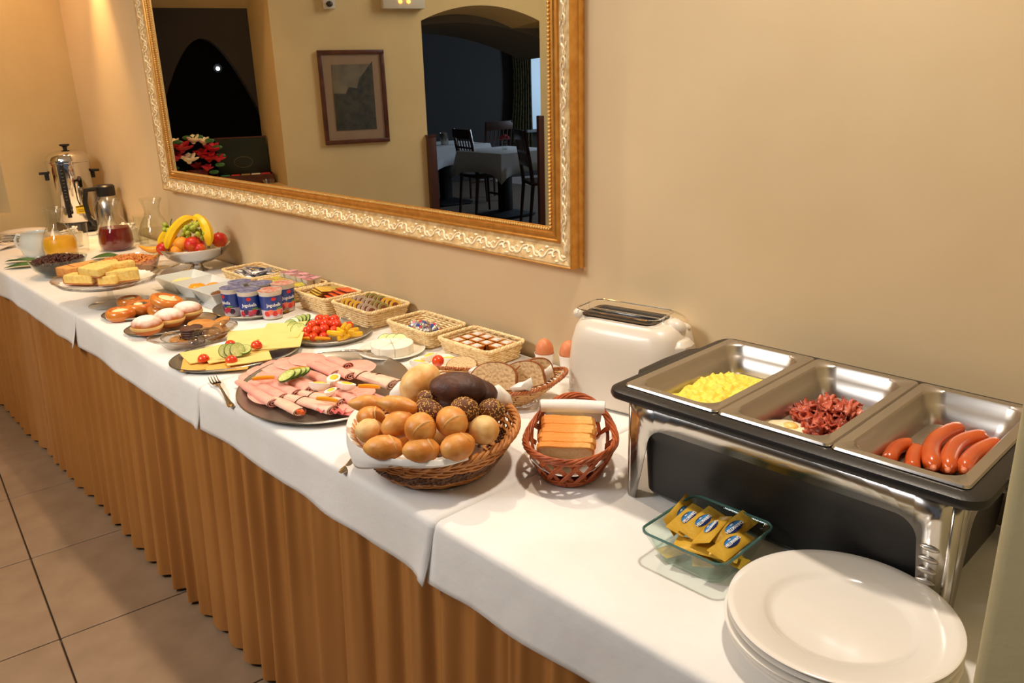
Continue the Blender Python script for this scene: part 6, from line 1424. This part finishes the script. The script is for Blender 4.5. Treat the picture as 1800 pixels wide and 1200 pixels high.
b = MB(); b.lathe([(0,0.001),(0.042,0.001),(0.058,0.015),(0.066,0.045),(0.062,0.080),(0.052,0.100),(0.055,0.108),(0.052,0.108),(0.048,0.100),(0.058,0.078),(0.061,0.045),(0.05,0.016),(0,0.010)], 36); b.build('body', china2, t, smooth=60)
b = MB(); v = -IR; b.tube([tuple(v*r_+Vector((0,0,z))) for r_, z in ((0.052,0.092),(0.075,0.098),(0.090,0.075),(0.085,0.045),(0.060,0.028))], 0.006, 8); b.build('handle', china2, t)
def goblet(lab, x, y, s=1.0, fill=None):
    t = thing('drinking_glass', lab, 'glass', (x, y, T0), 0, 'drinking glasses by the carafes'); t.scale = (s,)*3
    b = MB(); b.lathe([(0,0.001),(0.030,0.001),(0.032,0.004),(0.036,0.06),(0.040,0.125),(0.0385,0.125),(0.034,0.06),(0.029,0.008),(0,0.008)], 28); b.build('glass', glass, t, smooth=50)
goblet('drinking glass between the orange and red juice carafes', -3.20, -0.330)
goblet('drinking glass right of the red juice carafe', -3.10, -0.10)
goblet('drinking glass behind the water carafe', -3.19, -0.05)
goblet('drinking glass behind the drinks near the thermos', -3.26, -0.19)
for k, (x, y) in enumerate([(-3.33,-0.33), (-3.24,-0.11)]):
    b = MB(); b.lathe([(0,0.001),(0.038,0.001),(0.045,0.02),(0.052,0.065),(0.050,0.065),(0.043,0.02),(0,0.006)], 28); o = b.build('sugar_bowl', china); put(o, (x, y, T0)); tag(o, ['left', 'right'][k]+' white bowl heaped with sachets behind the juice carafes', 'bowl', 'white bowls behind the carafes')
    s0 = None
    for j in range(12):
        if s0 is None: b = MB(); b.box((0,0,0), (0.040,0.014,0.004)); s0 = b.build('sugar_sachet', paper, bevel=0.001); o = s0
        else: o = dup(s0)
        put(o, (x+rg_.uniform(-0.028,0.028), y+rg_.uniform(-0.028,0.028), T0+0.065+rg_.uniform(0,0.02)), (rg_.uniform(-0.7,0.7), rg_.uniform(-0.7,0.7), rg_.random()*6)); tag(o, 'white sachet in the %s bowl behind the juice carafes' % ['left', 'right'][k], 'sachet', 'white sachets in the bowls')
# coffee urn
UC = (-3.790, -0.160)
t = thing('coffee_urn', 'tall stainless coffee urn with black handles and tap', 'urn', (*UC, T0), aim(*UC)); t.scale = (0.78, 0.78, 0.86)
b = MB(); b.lathe([(0,0.012),(0.130,0.012),(0.134,0.02),(0.134,0.06),(0.128,0.062)], 48); b.build('base', blackp, t)
b = MB(); b.lathe([(0.126,0.062),(0.128,0.064),(0.128,0.405),(0.133,0.408),(0.133,0.416),(0.127,0.418)], 56); b.build('body', chrome, t, smooth=50)
b = MB(); b.lathe([(0.127,0.418),(0.122,0.440),(0.100,0.462),(0.060,0.474),(0.020,0.478),(0,0.478)], 48); b.build('lid', chrome, t, smooth=50)
b = MB(); b.lathe([(0,0.478),(0.012,0.478),(0.014,0.492),(0.030,0.500),(0.030,0.508),(0,0.510)], 24); b.build('lid_knob', blackp, t)
for sx in (-1, 1):
    b = MB(); b.box((sx*0.150,0,0.350), (0.050,0.046,0.014)); b.box((sx*0.136,0,0.330), (0.020,0.034,0.045)); b.build('handle', blackp, t, bevel=0.004)
b = MB(); b.box((-0.045,-0.124,0.275), (0.034,0.022,0.25)); b.build('sight_gauge', blackp, t, bevel=0.005)
b = MB()
for k in range(11): b.box((-0.045,-0.1355,0.18+0.019*k), (0.012,0.001,0.002))
b.build('gauge_marks', M('gauge_grey', (150,150,140), 0.4), t)
b = MB(); b.tube([(-0.045,-0.125,0.14),(-0.045,-0.150,0.135)], 0.017, 12); b.tube([(-0.045,-0.150,0.16),(-0.045,-0.155,0.10)], [0.010,0.013], 10); b.box((-0.045,-0.150,0.175), (0.012,0.014,0.035)); b.build('tap', blackp, t)
b = MB(); b.box((0.035,-0.139,0.135), (0.078,0.002,0.036)); y_ = b.build('yellow_tag', yelcard, t)
b = MB(); b.box((0.035,-0.1403,0.139), (0.058,0.0008,0.003)); b.box((0.035,-0.1403,0.130), (0.046,0.0008,0.003)); b.build('tag_lines', M('tag_ink', (150,110,20), 0.5), y_)
b = MB(); b.blob((0.080,-0.118,0.045), (0.018,0.012,0.016), 12, 8); b.build('dial', blackp, t); 
for k in range(4):
    b = MB(); a = PI/4+k*PI/2; b.tube([(0.10*math.cos(a),0.10*math.sin(a),0.0005),(0.10*math.cos(a),0.10*math.sin(a),0.014)], 0.012, 10); b.build('foot', blackp, t)
b = MB(); b.lathe([(0,0.001),(0.05,0.001),(0.06,0.006),(0,0.006)], 20); 
# thermos
t = thing('thermos_jug', 'stainless thermos jug with black lid and handle beside the urn', 'thermos', (-3.565, -0.075, T0), aim(-3.565, -0.075))
b = MB(); b.lathe([(0,0.001),(0.066,0.001),(0.068,0.006),(0.068,0.12),(0.062,0.155),(0.046,0.185),(0.042,0.19),(0,0.19)], 36); b.build('body', steel, t, smooth=50)
b = MB(); b.lathe([(0,0.19),(0.044,0.19),(0.045,0.235),(0.038,0.242),(0,0.242)], 28); b.build('lid', blackp, t)
b = MB(); b.tube([(-0.035,-0.015,0.228),(-0.085,-0.03,0.225),(-0.098,-0.033,0.17),(-0.092,-0.032,0.09),(-0.066,-0.025,0.05)], [0.011,0.013,0.012,0.011,0.010], 8, flat=0.7); b.build('handle', blackp, t)
# far plates
p1 = None
for k in range(6):
    if p1 is None: b = MB(); b.lathe(plate_prof(0.100, 0.016), 40); p1 = b.build('small_plate', china, smooth=50); o = p1
    else: o = dup(p1)
    put(o, (-3.66, -0.445, T0+0.0005+0.0075*k)); tag(o, 'small plate %s in the stack at the far left' % ['lowest', 'second lowest', 'third', 'fourth', 'second highest', 'topmost'][k], 'plate', 'small plates stacked at the far left')
# folded cloth and cutlery at the far left
b = MB(); rows = []
for i in range(12): rows.append([(-0.09+0.18*i/11, -0.06+0.12*j/8, 0.010+0.010*math.sin(i*0.9)*math.sin(j*0.7+1)) for j in range(9)])
b.loft(rows, False, False, closed=False); o = b.build('folded_napkin', paper, solid=0.004, smooth=60); put(o, (-3.585, -0.595, T0+0.006), (0,0,0.5)); tag(o, 'crumpled white napkin at the far left end of the table', 'napkin')
for k in range(3):
    t = thing('teaspoon', 'teaspoon lying on the crumpled napkin at the far left', 'spoon', (-3.60+0.02*k, -0.60+0.02*k, T0+0.028), 0.6+0.15*k, 'teaspoons at the far left')
    b = MB(); b.tube([(-0.07,0,0.001),(0.03,0,0.002)], [0.003,0.002], 6); b.build('handle', chrome, t); b = MB(); b.blob((0.045,0,0.002), (0.018,0.011,0.003), 12, 6); b.build('bowl', chrome, t)
# decorative leaves
def leaf(lab, P, L, Wd, rz, rx=0.0):
    b = MB(); rows = []
    for i in range(9):
        u = i/8; w = Wd*math.sin(PI*u)**0.8+0.0004; rows.append([(u*L, w*(j/4-0.5)*2, 0.006*math.sin(PI*u)+0.25*abs((j/4-0.5)*2)*w) for j in range(5)])
    b.loft(rows, False, False, closed=False); o = b.build('leaf', leafm, solid=0.0008, smooth=60)
    b2 = MB(); b2.tube([(u*L, 0, 0.006*math.sin(PI*u)+0.0006) for u in [i/8 for i in range(9)]], 0.0008, 4); b2.build('midrib', stemg, o)
    put(o, P, (rx, 0, rz)); tag(o, lab, 'leaf', 'green leaves under the jug and bowl')
leaf('pointed green leaf left of the dark cereal bowl', (-3.0292, -0.5472, 0.758), 0.16, 0.035, R(-140), 0.1)
leaf('second green leaf beside the dark cereal bowl', (-2.9463, -0.5519, 0.756), 0.15, 0.032, R(-118), 0.0)
leaf('green leaf between the two cereal bowls', (-2.9179, -0.3782, 0.757), 0.12, 0.03, R(60), 0.1)
t = None
